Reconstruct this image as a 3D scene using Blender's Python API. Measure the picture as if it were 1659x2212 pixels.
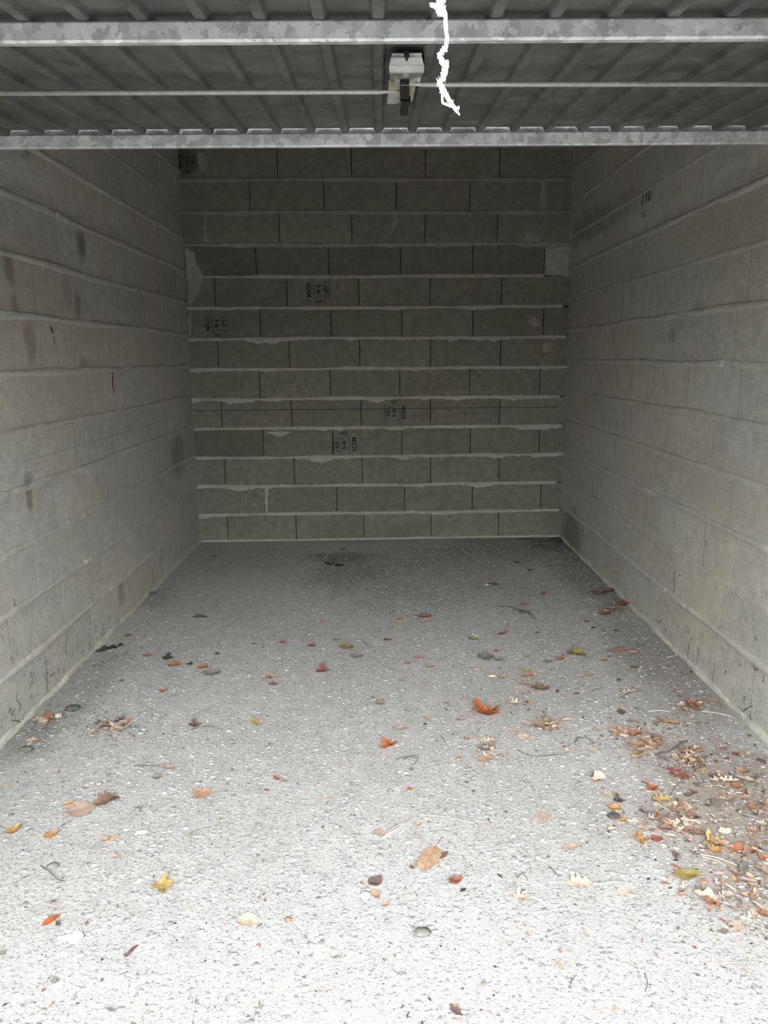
import bpy, math, random
import numpy as np
from mathutils import Matrix, Vector
for o in list(bpy.data.objects): bpy.data.objects.remove(o)
S = bpy.context.scene; COL = S.collection
# ------------------------------------------------------------------ camera
IW, IH = 1659, 2212
F, PITCH, YAW, ROLL, CH = 1651.47, .19966, .00372, -.00779, 1.3223
cy, sy = math.cos(YAW), math.sin(YAW)
FW = np.array([sy*math.cos(PITCH), cy*math.cos(PITCH), -math.sin(PITCH)])
R0 = np.array([cy, -sy, 0.]); U0 = np.cross(R0, FW)
RV = math.cos(ROLL)*R0 + math.sin(ROLL)*U0
UV = -math.sin(ROLL)*R0 + math.cos(ROLL)*U0
EYE = np.array([0, 0, CH])
cam = bpy.data.cameras.new('camera'); co = bpy.data.objects.new('camera', cam); COL.objects.link(co)
cam.sensor_fit = 'HORIZONTAL'; cam.sensor_width = 36; cam.lens = 36*F/IW; cam.clip_start = .02
M = Matrix.Identity(4)
for i in range(3):
    M[i][0], M[i][1], M[i][2], M[i][3] = RV[i], UV[i], -FW[i], EYE[i]
co.matrix_world = M; S.camera = co
# ------------------------------------------------------------------ light: overcast daylight through the open front
w = bpy.data.worlds.new('overcast_sky'); S.world = w; w.use_nodes = True
bg = w.node_tree.nodes['Background']; bg.inputs[0].default_value = (.93, .97, 1, 1); bg.inputs[1].default_value = .75
sun = bpy.data.lights.new('veiled_sun', 'SUN'); sun.energy = .28; sun.angle = math.radians(28); sun.color = (1, .985, .96)   # low autumn sun spread wide by thin cloud
so = bpy.data.objects.new('veiled_sun', sun); COL.objects.link(so); so.rotation_euler = (math.radians(90-30), 0, 0); so.location = (0, -5, 6)
S.view_settings.view_transform = 'Standard'; S.view_settings.look = 'None'
S.view_settings.gamma = 1; S.view_settings.use_curve_mapping = False
S.view_settings.exposure = 4.0

# ------------------------------------------------------------------ helpers
rnd = random.Random(7)
def ray(px, py):
    return FW + (px-IW/2)/F*RV - (py-IH/2)/F*UV
def on_plane(px, py, n, c):
    d = ray(px, py); n = np.asarray(n, float)
    return EYE + d*((c-EYE@n)/(d@n))
def floor_pt(px, py, z=0.): return on_plane(px, py, (0, 0, 1), z)
def link(o, parent=None):
    COL.objects.link(o)
    if parent is not None:
        o.parent = parent
        o.matrix_parent_inverse = Matrix.Translation(parent.location).inverted() if parent.type == 'EMPTY' else Matrix.Identity(4)
    return o
def mk(name, v, f, m, parent=None, smooth=False):
    me = bpy.data.meshes.new(name); me.from_pydata([tuple(map(float, p)) for p in v], [], f); me.update()
    if smooth: me.polygons.foreach_set('use_smooth', [True]*len(me.polygons))
    if m: me.materials.append(m)
    return link(bpy.data.objects.new(name, me), parent)
def tag(o, label, cat=None, group=None, kind=None):
    o['label'] = label
    if cat: o['category'] = cat
    if group: o['group'] = group
    if kind: o['kind'] = kind
    return o
class MB:
    def __init__(s): s.v, s.f = [], []
    def add(s, v, f):
        n = len(s.v); s.v += [tuple(p) for p in v]; s.f += [tuple(i+n for i in q) for q in f]
    def box(s, a, b, T=None):
        (x0, y0, z0), (x1, y1, z1) = a, b
        v = [(x0,y0,z0),(x1,y0,z0),(x1,y1,z0),(x0,y1,z0),(x0,y0,z1),(x1,y0,z1),(x1,y1,z1),(x0,y1,z1)]
        if T: v = [T(*p) for p in v]
        s.add(v, [(0,3,2,1),(4,5,6,7),(0,1,5,4),(1,2,6,5),(2,3,7,6),(3,0,4,7)])
    def tube(s, pts, r, n=6):
        pts = [np.array(p, float) for p in pts]; rs = r if isinstance(r, (list, tuple)) else [r]*len(pts)
        v, f = [], []
        for i, p in enumerate(pts):
            t = pts[min(i+1, len(pts)-1)] - pts[max(i-1, 0)]; t = t/(np.linalg.norm(t)+1e-9)
            a = np.cross(t, (0, 0, 1.) if abs(t[2]) < .9 else (1., 0, 0)); a /= np.linalg.norm(a); b = np.cross(t, a)
            for k in range(n):
                an = 2*math.pi*k/n; v.append(p + rs[i]*(math.cos(an)*a + math.sin(an)*b))
        for i in range(len(pts)-1):
            for k in range(n): f.append((i*n+k, i*n+(k+1)%n, (i+1)*n+(k+1)%n, (i+1)*n+k))
        f.append(tuple(range(n-1, -1, -1))); f.append(tuple((len(pts)-1)*n+k for k in range(n)))
        s.add(v, f)
    def strip(s, secs, closed=False):
        n = len(secs[0]); v = [p for q in secs for p in q]; f = []
        for i in range(len(secs)-1):
            for k in range(n if closed else n-1):
                f.append((i*n+k, (i+1)*n+k, (i+1)*n+(k+1)%n, i*n+(k+1)%n))
        if closed: f.append(tuple(range(n))); f.append(tuple((len(secs)-1)*n+k for k in range(n-1, -1, -1)))
        s.add(v, f)
    def build(s, name, m, parent=None, smooth=False): return mk(name, s.v, s.f, m, parent, smooth)
def noise1(seed):
    r = np.random.RandomState(seed); ph = r.rand(9)*6.28; fr = 2.3*1.75**np.arange(9)*(1+.3*r.rand(9)); am = .72**np.arange(9)
    return lambda x: float((am*np.sin(fr*x+ph)).sum()/am.sum()*1.9)

# ------------------------------------------------------------------ materials
class NT:
    def __init__(s, name):
        s.m = bpy.data.materials.new(name); s.m.use_nodes = True; s.t = s.m.node_tree; s.b = s.t.nodes['Principled BSDF']
    def n(s, ty, ins=None, **kw):
        o = s.t.nodes.new(ty)
        for k, v in kw.items(): setattr(o, k, v)
        for k, v in (ins or {}).items(): s.set(o.inputs[k], v)
        return o
    def set(s, sock, v):
        if hasattr(v, 'is_output'): s.t.links.new(v, sock)
        else: sock.default_value = v
    def math(s, op, a, b=None, clamp=False):
        o = s.n('ShaderNodeMath', operation=op, use_clamp=clamp); s.set(o.inputs[0], a)
        if b is not None: s.set(o.inputs[1], b)
        return o.outputs[0]
    def mix(s, fac, a, b, mode='MIX'):
        o = s.n('ShaderNodeMix', data_type='RGBA', blend_type=mode); s.set(o.inputs[0], fac); s.set(o.inputs[6], a); s.set(o.inputs[7], b); return o.outputs[2]
    def noise(s, vec, scale, detail=3, rough=.55, out='Fac'):
        o = s.n('ShaderNodeTexNoise'); s.t.links.new(vec, o.inputs['Vector'])
        o.inputs['Scale'].default_value = scale; o.inputs['Detail'].default_value = detail; o.inputs['Roughness'].default_value = rough
        return o.outputs[out]
    def ramp(s, fac, stops):
        o = s.n('ShaderNodeValToRGB'); s.t.links.new(fac, o.inputs[0]); e = o.color_ramp.elements
        while len(e) < len(stops): e.new(.5)
        for q, (p, c) in zip(e, stops): q.position = p; q.color = (c, c, c, 1) if isinstance(c, (int, float)) else (*c, 1)
        return o.outputs[0]
    def scaled(s, vec, sc):
        o = s.n('ShaderNodeVectorMath', operation='MULTIPLY'); s.t.links.new(vec, o.inputs[0]); o.inputs[1].default_value = sc; return o.outputs[0]
    def pos(s): return s.n('ShaderNodeNewGeometry').outputs['Position']
    def objcol(s): return s.n('ShaderNodeObjectInfo').outputs['Color']
    def bump(s, h, strength, dist):
        o = s.n('ShaderNodeBump', {'Strength': strength, 'Distance': dist, 'Height': h}); s.set(s.b.inputs['Normal'], o.outputs[0])
    def stain(s, vec, c, r, wob, soft=.5):
        # soft-edged blot of its own shape round point c with radii r (metres)
        d = s.n('ShaderNodeVectorMath', operation='SUBTRACT'); s.t.links.new(vec, d.inputs[0]); d.inputs[1].default_value = c
        q = s.n('ShaderNodeVectorMath', operation='DIVIDE'); s.t.links.new(d.outputs[0], q.inputs[0]); q.inputs[1].default_value = r
        l = s.n('ShaderNodeVectorMath', operation='LENGTH'); s.t.links.new(q.outputs[0], l.inputs[0])
        a = s.math('ADD', l.outputs['Value'], wob)
        return s.math('SUBTRACT', 1.0, s.math('MULTIPLY', a, 1.0), clamp=True) if soft else a

def concrete(name, base, warm, tone=.18, stains=(), grain=1.0, flecks=0., spots=.25):
    k = NT(name); P = k.pos()
    lo = k.noise(P, 1.6, 4); mid = k.noise(P, 22, 4, .6); hi = k.noise(P, 190, 3, .75)
    col = k.mix(k.ramp(lo, [(.38, 0.), (.68, 1.)]), (*base, 1), (*warm, 1))
    col = k.mix(1.0, col, k.ramp(mid, [(.25, 1-tone), (.75, 1+tone*.4)]), 'MULTIPLY')
    col = k.mix(1.0, col, k.ramp(hi, [(.3, 1-spots), (.5, 1.), (.72, 1.08)]), 'MULTIPLY')
    col = k.mix(1.0, col, k.objcol(), 'MULTIPLY')
    wob = k.math('MULTIPLY', k.math('SUBTRACT', k.noise(P, 14, 3), .5), .9)
    for c, r, cc, amt in stains:
        fac = k.math('MULTIPLY', k.stain(P, c, r, wob), amt*2.0, clamp=True)
        fac = k.math('MINIMUM', fac, amt)
        col = k.mix(fac, col, (*cc, 1))
    if flecks:
        Q = k.scaled(P, (1, 1, .55)); fl = k.noise(Q, 52, 5, .75); sp = k.noise(P, 5, 2)
        m_ = k.ramp(fl, [(.575, 0.), (.62, 1.)]); m2 = k.ramp(sp, [(.45, 0.), (.62, 1.)])
        z = k.n('ShaderNodeSeparateXYZ'); k.t.links.new(P, z.inputs[0])
        low = k.math('SUBTRACT', 1.0, k.math('DIVIDE', z.outputs[2], .62), clamp=True)
        fac = k.math('MULTIPLY', k.math('MULTIPLY', k.math('MULTIPLY', m_, m2), low, clamp=True), flecks)
        col = k.mix(fac, col, (.05, .05, .045, 1))
    k.set(k.b.inputs['Base Color'], col); k.b.inputs['Roughness'].default_value = .92
    k.b.inputs['Specular IOR Level'].default_value = .25
    h = k.math('ADD', k.math('MULTIPLY', mid, .5), hi)
    k.bump(h, .75*grain, .005)
    return k.m

def galvanised(name, c0, c1, cell, metallic, rough, dirt=0.):
    k = NT(name); P = k.pos()
    nz = k.noise(P, 45, 4, .7, 'Color')
    d = k.n('ShaderNodeVectorMath', operation='MULTIPLY_ADD'); k.t.links.new(nz, d.inputs[0]); d.inputs[1].default_value = (.045,)*3; k.t.links.new(P, d.inputs[2])
    v = k.n('ShaderNodeTexVoronoi', feature='F1'); k.t.links.new(d.outputs[0], v.inputs['Vector']); v.inputs['Scale'].default_value = cell
    s = k.n('ShaderNodeSeparateXYZ'); k.t.links.new(v.outputs['Color'], s.inputs[0])
    col = k.mix(k.ramp(s.outputs[0], [(.15, 0.), (.9, 1.)]), (*c0, 1), (*c1, 1))
    lo = k.noise(P, 7, 4, .65)
    col = k.mix(1.0, col, k.ramp(lo, [(.3, .72), (.62, 1.06)]), 'MULTIPLY')
    if dirt:
        fl = k.noise(P, 120, 4, .7); col = k.mix(k.math('MULTIPLY', k.ramp(fl, [(.64, 0.), (.68, 1.)]), dirt), col, (.03, .03, .028, 1))
    k.set(k.b.inputs['Base Color'], col); k.b.inputs['Metallic'].default_value = metallic
    k.set(k.b.inputs['Roughness'], k.math('ADD', rough, k.math('MULTIPLY', s.outputs[1], .15)))
    k.bump(k.noise(P, 45, 3), .12, .004)
    return k.m

def plain(name, c, rough=.7, metallic=0., nz=.25, scale=80, bump=.2, use_obj=False):
    k = NT(name); P = k.pos(); t = k.noise(P, scale, 4, .6)
    col = k.mix(1.0, (*c, 1), k.ramp(t, [(.3, 1-nz), (.7, 1+nz*.5)]), 'MULTIPLY')
    if use_obj: col = k.mix(1.0, col, k.objcol(), 'MULTIPLY')
    k.set(k.b.inputs['Base Color'], col); k.b.inputs['Roughness'].default_value = rough; k.b.inputs['Metallic'].default_value = metallic
    if bump: k.bump(t, bump, .002)
    return k.m

# geometry of the box, solved from the photograph's block courses
A, B_, YL, YR = 1.344, 1.344, .0016, -.0016      # side wall offsets and slight skew
DB, YB = 5.5136, .0292                            # back wall distance and skew
FRONT, CEIL = .50, 2.83
NB = np.array([-math.sin(YB), math.cos(YB), 0]); TB = np.array([math.cos(YB), math.sin(YB), 0])
NL = np.array([1, -YL, 0]); NR = np.array([1, -YR, 0])
def back_pt(px, py):                               # pixel on the back wall -> (t along the wall, z)
    p = on_plane(px, py, NB, DB); return float(p@TB), float(p[2])
def side_pt(px, py, left):
    p = on_plane(px, py, NL if left else NR, -A if left else B_); return float(p[1]), float(p[2])
def LW(y, z, d=0.): return np.array([-A + YL*y + d, y, z])      # d is depth into the room
def RW(y, z, d=0.): return np.array([B_ + YR*y - d, y, z])
def BW(t, z, d=0.): return NB*(DB-d) + TB*t + np.array([0, 0, z])

def side_stains(left, L):
    out = []
    for (px, py, ry, rz, c, a) in L:
        y, z = side_pt(px, py, left); p = (LW if left else RW)(y, z); out.append((tuple(p), (.3, ry, rz), c, a))
    return out
SOOT, RUST, DAMP = (.035, .033, .028), (.20, .145, .06), (.15, .145, .115)
lst = side_stains(True, [(176, 531, .075, .085, SOOT, .55), (20, 580, .05, .08, (.10, .07, .035), .6), (32, 660, .035, .06, SOOT, .5),
    (168, 660, .045, .09, SOOT, .5), (145, 625, .07, .12, SOOT, .25), (65, 735, .06, .11, (.12, .08, .045), .5), (63, 1075, .035, .075, RUST, .65),
    (62, 1040, .05, .05, SOOT, .35), (181, 790, .05, .05, SOOT, .4), (262, 1282, .06, .09, SOOT, .35), (385, 985, .22, .2, SOOT, .35), (40, 600, .5, .22, (.42, .33, .25), .22), (115, 700, .7, .25, (.42, .33, .25), .22), (150, 870, .5, .2, (.42, .33, .25), .22)])
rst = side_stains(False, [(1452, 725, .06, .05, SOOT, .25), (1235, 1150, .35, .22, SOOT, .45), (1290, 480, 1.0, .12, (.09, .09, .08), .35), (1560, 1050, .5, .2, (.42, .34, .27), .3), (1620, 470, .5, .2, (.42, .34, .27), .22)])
bst = []
for (px, py, rt, rz, c, a) in [(740, 1152, .3, .12, DAMP, .45), (855, 1160, .22, .13, DAMP, .5), (1195, 1125, .09, .12, DAMP, .55), (900, 1145, .3, .08, DAMP, .35), (400, 350, .10, .16, (.03, .03, .027), .55)]:
    t, z = back_pt(px, py); bst.append((tuple(BW(t, z)), (rt, .3, rz), c, a))
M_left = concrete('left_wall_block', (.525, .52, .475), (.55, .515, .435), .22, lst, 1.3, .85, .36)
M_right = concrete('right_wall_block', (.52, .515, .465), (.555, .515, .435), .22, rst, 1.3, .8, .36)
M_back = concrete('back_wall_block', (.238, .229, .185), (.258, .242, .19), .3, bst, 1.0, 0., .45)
M_mort = concrete('mortar', (.52, .51, .465), (.55, .53, .475), .2, (), 1.2, 0., .3)
M_core = plain('wall_core', (.12, .115, .10), .95)
M_plain = plain('cast_concrete', (.26, .255, .24), .92, 0, .2, 25)
M_ink = plain('stencil_ink', (.022, .021, .018), .9, 0, .6, 160)
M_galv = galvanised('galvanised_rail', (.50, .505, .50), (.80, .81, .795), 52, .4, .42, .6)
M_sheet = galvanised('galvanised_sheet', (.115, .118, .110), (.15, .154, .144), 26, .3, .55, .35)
M_rod = plain('zinc_rod', (.50, .49, .46), .5, .4, .2, 60, .1)
M_lock = galvanised('bright_zinc', (.66, .67, .66), (.8, .8, .79), 60, .45, .32, .2)
M_dull = plain('dull_zinc', (.30, .29, .26), .5, .5, .3, 60)
M_cream = plain('yellowed_zinc', (.72, .64, .44), .45, .3, .25, 40, .1)
M_black = plain('black_lever', (.012, .012, .011), .9, 0, .4, 60)
M_cord = plain('white_cord', (.88, .87, .84), .9, 0, .1, 300, .4)

# ------------------------------------------------------------------ room shell
def shell(name, boxes, m):
    b = MB()
    for q in boxes: b.box(*q)
    o = b.build(name, m); o['kind'] = 'structure'; return o
k = NT('worn_concrete_floor'); P = k.pos()
lo = k.noise(P, .9, 4, .6); mid = k.noise(P, 16, 5, .7); hi = k.noise(P, 95, 4, .75); fine = k.noise(P, 330, 2, .7)
col = k.mix(k.ramp(lo, [(.35, 0.), (.7, 1.)]), (.375, .37, .357, 1), (.44, .435, .42, 1))
col = k.mix(1.0, col, k.ramp(mid, [(.3, .80), (.62, 1.06)]), 'MULTIPLY')
col = k.mix(1.0, col, k.ramp(hi, [(.36, .52), (.48, 1.), (.7, 1.1)]), 'MULTIPLY')
wob = k.math('MULTIPLY', k.math('SUBTRACT', k.noise(P, 5, 4, .65), .5), 1.1)
for (px, py, rx, ry, c, a) in [(735, 1205, .32, .18, (.10, .10, .09), .7), (745, 1240, .3, .4, (.16, .155, .135), .4), (900, 1250, .8, .8, (.21, .205, .17), .4), (1130, 1185, .8, .5, (.16, .155, .125), .5), (1205, 1175, .25, .3, (.07, .068, .055), .7),
        (1290, 1250, .28, .7, (.13, .125, .10), .6), (1400, 1400, .2, .8, (.16, .15, .125), .5), (1470, 1480, .3, .6, (.22, .20, .17), .45), (1590, 1700, .35, .5, (.26, .225, .185), .6), (1640, 1830, .3, .45, (.25, .21, .17), .6), (1420, 1760, .3, .25, (.3, .27, .23), .4),
        (150, 1490, .22, .5, (.2, .195, .18), .5), (60, 1600, .15, .2, (.14, .135, .12), .6), (330, 1290, .15, .3, (.2, .195, .18), .45), (1150, 1500, .4, .35, (.3, .275, .245), .35)]:
    p = floor_pt(px, py)
    f_ = k.math('MINIMUM', k.math('MULTIPLY', k.stain(P, tuple(p), (rx, ry, .3), wob), a*2, clamp=True), a)
    col = k.mix(f_, col, (*c, 1))
k.set(k.b.inputs['Base Color'], col); k.b.inputs['Roughness'].default_value = .82; k.b.inputs['Specular IOR Level'].default_value = .35
k.bump(k.math('ADD', k.math('MULTIPLY', hi, 1.), k.math('MULTIPLY', fine, .5)), .8, .006)
M_floor = k.m
floor = shell('floor', [((-1.7, FRONT-.35, -.15), (1.7, 5.9, 0))], M_floor)
yard = shell('ground_yard', [((-14, -7.5, -.16), (14, FRONT-.352, -.012))], plain('yard_asphalt', (.075, .075, .073), .93, 0, .35, 60, .5))
yard['label'] = 'dark asphalt yard in front of the garage'
floor['label'] = 'worn grey concrete floor with exposed small aggregate'
ceiling = shell('ceiling', [((-1.62, FRONT-.0, CEIL), (1.62, 5.88, CEIL+.16))], M_plain)
ceiling['label'] = 'cast concrete ceiling slab over the garage box'
DEP = .026
front = MB()
for s in (-1, 1): front.box((min(s*1.29, s*1.62), FRONT, .001), (max(s*1.29, s*1.62), FRONT+.15, CEIL))
front.box((-1.29, FRONT, 2.12), (1.29, FRONT+.15, CEIL))
wf = front.build('wall_front', M_plain); wf['kind'] = 'structure'; wf['label'] = 'rendered front wall with the wide door opening'

# unseen wall across the yard, added and sized to close the low sky
row = MB(); row.box((-14, -7.2, 0), (14, -6.9, 1.9)); row.box((-14, -7.0, 1.85), (14, -6.6, 2.0))
wo = row.build('wall_opposite', M_plain); wo['kind'] = 'structure'; wo['label'] = 'unseen concrete wall added across the yard to close the low sky'

# concrete blocks: chamfered boxes, one mesh per size
_bc = {}
def block_mesh(L, H, m):
    key = (round(L, 3), round(H, 3), m.name)
    if key not in _bc:
        c, e = .0035, .0009; L, H = key[0], key[1]
        v = []
        for (d, i) in ((0, 0), (DEP-c*.7, 0), (DEP, 1)):
            v += [(i*e, -d, i*c), (L-i*e, -d, i*c), (L-i*e, -d, H-i*c), (i*e, -d, H-i*c)]
        f = [(3, 2, 1, 0), (8, 9, 10, 11)]
        for r in (0, 4):
            for q in range(4): f.append((r+q, r+(q+1) % 4, r+4+(q+1) % 4, r+4+q))
        me = bpy.data.meshes.new('concrete_block'); me.from_pydata(v, [], f); me.materials.append(m); _bc[key] = me
    return _bc[key]
def put_block(wall, frame, s0, s1, z0, z1, m, tint, skew=0.):
    # frame(s, z, d): wall point; block local x runs along the wall, -y faces the room
    o = bpy.data.objects.new('concrete_block', block_mesh(s1-s0, z1-z0, m))
    p0 = frame(s0, z0, -DEP + skew); px = frame(s1, z0, -DEP + skew) - p0; px /= np.linalg.norm(px)
    z = np.array([0, 0, 1.]); y = np.cross(z, px)
    mt = Matrix.Identity(4)
    for i in range(3): mt[i][0], mt[i][1], mt[i][2], mt[i][3] = px[i], y[i], z[i], p0[i]
    COL.objects.link(o); o.parent = wall; o.matrix_basis = mt; o.color = (*tint, 1); return o
def tint(r, a=.07, w=.025):
    g = 1 + rnd.uniform(-a, a); h = rnd.uniform(-w, w); return (g+h, g, g-h)
def bead(wall, frame, s0, s1, zc, r, pro, m, seed, smear=0., tintc=(1, 1, 1), step=.02, wander=.003, broken=0.):
    n1, n2, n3 = noise1(seed), noise1(seed+91), noise1(seed+173)
    n = max(2, int((s1-s0)/step)); secs = []
    for i in range(n+1):
        s = s0 + (s1-s0)*i/n; z = zc + wander*n1(s*.9); rr = r*(1+.28*n2(s*2.2)); pp = pro*(1+.35*n3(s*2.6))
        if broken and n3(s*1.3) > 1-broken: pp *= .35
        sm = max(0., n2(s*1.6+4)*.6+.35*n1(s*4)-.12)*smear
        pr = [frame(s, z+rr*1.05, -.004)]
        for an in (20, 60, 100, 140): pr.append(frame(s, z+rr*math.cos(math.radians(an)), pp*math.sin(math.radians(an))))
        pr.append(frame(s, z-rr*.95, .0022 if smear else .0012)); pr.append(frame(s, z-rr-.001-sm, .0016 if smear else .0006)); pr.append(frame(s, z-rr-.002-sm, -.004))
        secs.append(pr)
    b = MB(); b.strip(secs); o = b.build('mortar_joint', m, wall, False); o.color = (*tintc, 1); return o

# ---- back wall
wb = MB(); wb.strip([[BW(t, z, -DEP-.001) for z in (.0, CEIL)] for t in (-1.45, 1.75)]); wb.strip([[BW(t, z, -.22) for z in (.0, CEIL)] for t in (-1.45, 1.75)])
wall_back = wb.build('wall_back', M_core); wall_back['kind'] = 'structure'; wall_back['label'] = 'end wall of grey concrete blocks with pale mortar beds'
TL, TR = -A*TB[0] + (DB)*0 , 0
TL = float((NB*DB)@np.array([0,0,0])); 
cl = on_plane(430, 1170, NB, DB)@TB; cr = on_plane(1213, 1158, NB, DB)@TB; TL, TR = float(cl)-.004, float(cr)+.004
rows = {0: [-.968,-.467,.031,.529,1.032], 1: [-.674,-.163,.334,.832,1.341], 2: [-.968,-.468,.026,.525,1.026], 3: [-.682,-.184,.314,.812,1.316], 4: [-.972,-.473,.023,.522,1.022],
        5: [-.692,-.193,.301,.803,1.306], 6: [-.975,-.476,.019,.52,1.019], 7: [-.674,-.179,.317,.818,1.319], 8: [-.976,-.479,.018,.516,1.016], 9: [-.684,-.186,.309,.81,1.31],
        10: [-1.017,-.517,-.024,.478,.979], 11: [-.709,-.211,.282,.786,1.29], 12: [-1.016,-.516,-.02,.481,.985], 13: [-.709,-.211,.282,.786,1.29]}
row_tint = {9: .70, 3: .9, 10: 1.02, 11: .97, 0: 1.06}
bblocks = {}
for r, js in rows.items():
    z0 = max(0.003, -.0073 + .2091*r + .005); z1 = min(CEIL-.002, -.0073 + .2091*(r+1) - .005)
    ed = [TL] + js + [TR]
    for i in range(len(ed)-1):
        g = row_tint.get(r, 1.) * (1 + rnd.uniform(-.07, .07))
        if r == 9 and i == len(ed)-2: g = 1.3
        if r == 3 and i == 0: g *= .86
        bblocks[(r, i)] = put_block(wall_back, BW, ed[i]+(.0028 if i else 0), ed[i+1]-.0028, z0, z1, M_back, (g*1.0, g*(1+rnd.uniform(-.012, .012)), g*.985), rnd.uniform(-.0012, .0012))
for r in range(1, 14):
    zc = -.0073 + .2091*r
    if r <= 8: bead(wall_back, BW, TL+.0, TR-.03*(r % 3), zc, .0105, .010, M_mort, 300+r, .03 if r in (3, 4, 5, 7, 2) else .014, (.98, .96, .92), .013, .0022)
    elif r == 9: bead(wall_back, BW, TL+.05, 1.31, zc, .011, .009, M_mort, 309, .006, (.84, .81, .76), .015, .002)
    else: bead(wall_back, BW, TL, TR-.01, zc, .013, .011, M_mort, 300+r, .012 if r == 10 else .004, (.62, .60, .55), .016, .003)
bead(wall_back, BW, TL, TR-.02, .004, .009, .006, M_mort, 411, .0, (.9, .88, .83), .015, .002)
def vbead(t, z0, z1, wd, seed, tc, pro=.005):
    n1, n2 = noise1(seed), noise1(seed+9); secs = []
    n = int((z1-z0)/.012)
    for i in range(n+1):
        z = z0+(z1-z0)*i/n; c = t+.003*n1(z*9); w_ = wd*(1+.4*n2(z*14))
        secs.append([BW(c-w_, z, -.004), BW(c-w_*.8, z, .002), BW(c, z, pro), BW(c+w_*.8, z, .002), BW(c+w_, z, -.004)])
    b = MB(); b.strip(secs); o = b.build('mortar_joint', M_mort, wall_back); o.color = (*tc, 1)
vbead(rows[1][0], .215, .40, .011, 51, (.95, .93, .88)); vbead(rows[11][4], 2.31, 2.495, .022, 52, (.66, .64, .58)); vbead(rows[10][0], 2.10, 2.285, .012, 53, (.66, .64, .58))
vbead(TR-.012, 2.10, 2.78, .016, 54, (.62, .6, .55), .008); vbead(TR-.006, .72, .96, .008, 55, (.9, .88, .82)); vbead(TR-.006, 1.05, 1.2, .006, 57, (.9, .88, .82))
def patch(pts, name, tc, thick, seed, m=None):
    # irregular trowelled smear with a soft edge
    T = [back_pt(*p) for p in pts]; n = noise1(seed); out = []
    for i in range(len(T)):
        (a, b), (c, d) = T[i], T[(i+1) % len(T)]
        for q in range(5):
            u = q/5; out.append((a+(c-a)*u+.006*n(i*2.1+q), b+(d-b)*u+.006*n(i*3.3+q+7)))
    cx = sum(p[0] for p in out)/len(out); cz = sum(p[1] for p in out)/len(out); N = len(out)
    v = [BW(t, z, -.003) for t, z in out] + [BW(cx+(t-cx)*.88, cz+(z-cz)*.88, thick) for t, z in out] + [BW(cx+(t-cx)*.45, cz+(z-cz)*.45, thick*(1.5+.4*n(i))) for i, (t, z) in enumerate(out)] + [BW(cx, cz, thick*1.7)]
    f = []
    for k_ in range(2):
        for i in range(N): f.append((k_*N+i, k_*N+(i+1) % N, (k_+1)*N+(i+1) % N, (k_+1)*N+i))
    for i in range(N): f.append((2*N+i, 2*N+(i+1) % N, 3*N))
    o = mk(name, v, f, m or M_mort, wall_back); o.color = (*tc, 1)
patch([(398, 535), (420, 540), (424, 565), (438, 588), (438, 615), (424, 640), (412, 660), (405, 655)], 'mortar_patch', (.72, .70, .64), .006, 61)
patch([(1178, 534), (1232, 530), (1231, 598), (1177, 594)], 'mortar_patch', (.78, .76, .70), .007, 62)
patch([(1128, 520), (1136, 508), (1150, 502), (1166, 512), (1170, 530), (1150, 533)], 'mortar_patch', (.66, .64, .58), .003, 63)
patch([(1138, 692), (1150, 682), (1166, 688), (1170, 704), (1156, 708), (1144, 702)], 'mortar_patch', (.68, .66, .60), .003, 64)
patch([(1168, 746), (1180, 736), (1194, 741), (1197, 756), (1184, 766), (1171, 761)], 'mortar_patch', (.66, .64, .58), .004, 65)
patch([(569, 932), (634, 931), (622, 937), (612, 942), (600, 943), (586, 938)], 'mortar_patch', (1.0, .96, .9), .004, 66)
patch([(425, 330), (440, 326), (452, 352), (446, 372), (430, 378)], 'mortar_patch', (.6, .58, .53), .002, 67)
patch([(853, 462), (860, 462), (859, 478), (850, 496), (842, 512), (846, 490)], 'mortar_patch', (.62, .60, .55), .0015, 68)
patch([(1045, 706), (1048, 705), (1049, 710), (1046, 711)], 'mortar_patch', (1.2, 1.15, 1.1), .003, 69)
patch([(406, 690), (411, 672), (414, 675), (412, 730), (409, 733)], 'mortar_patch', (.75, .72, .66), .003, 70)
# snapped setting-out line
b = MB(); secs = []
for i in range(41):
    u = i/40; t, z = back_pt(418 + u*(1205-418), 887.5 - u*8.5); secs.append([BW(t, z-.0022, .0016), BW(t, z+.0022, .0016)])
b.strip(secs); b.build('snap_line', M_ink, wall_back)['label'] = 'thin dark snapped line across one block course'

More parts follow.
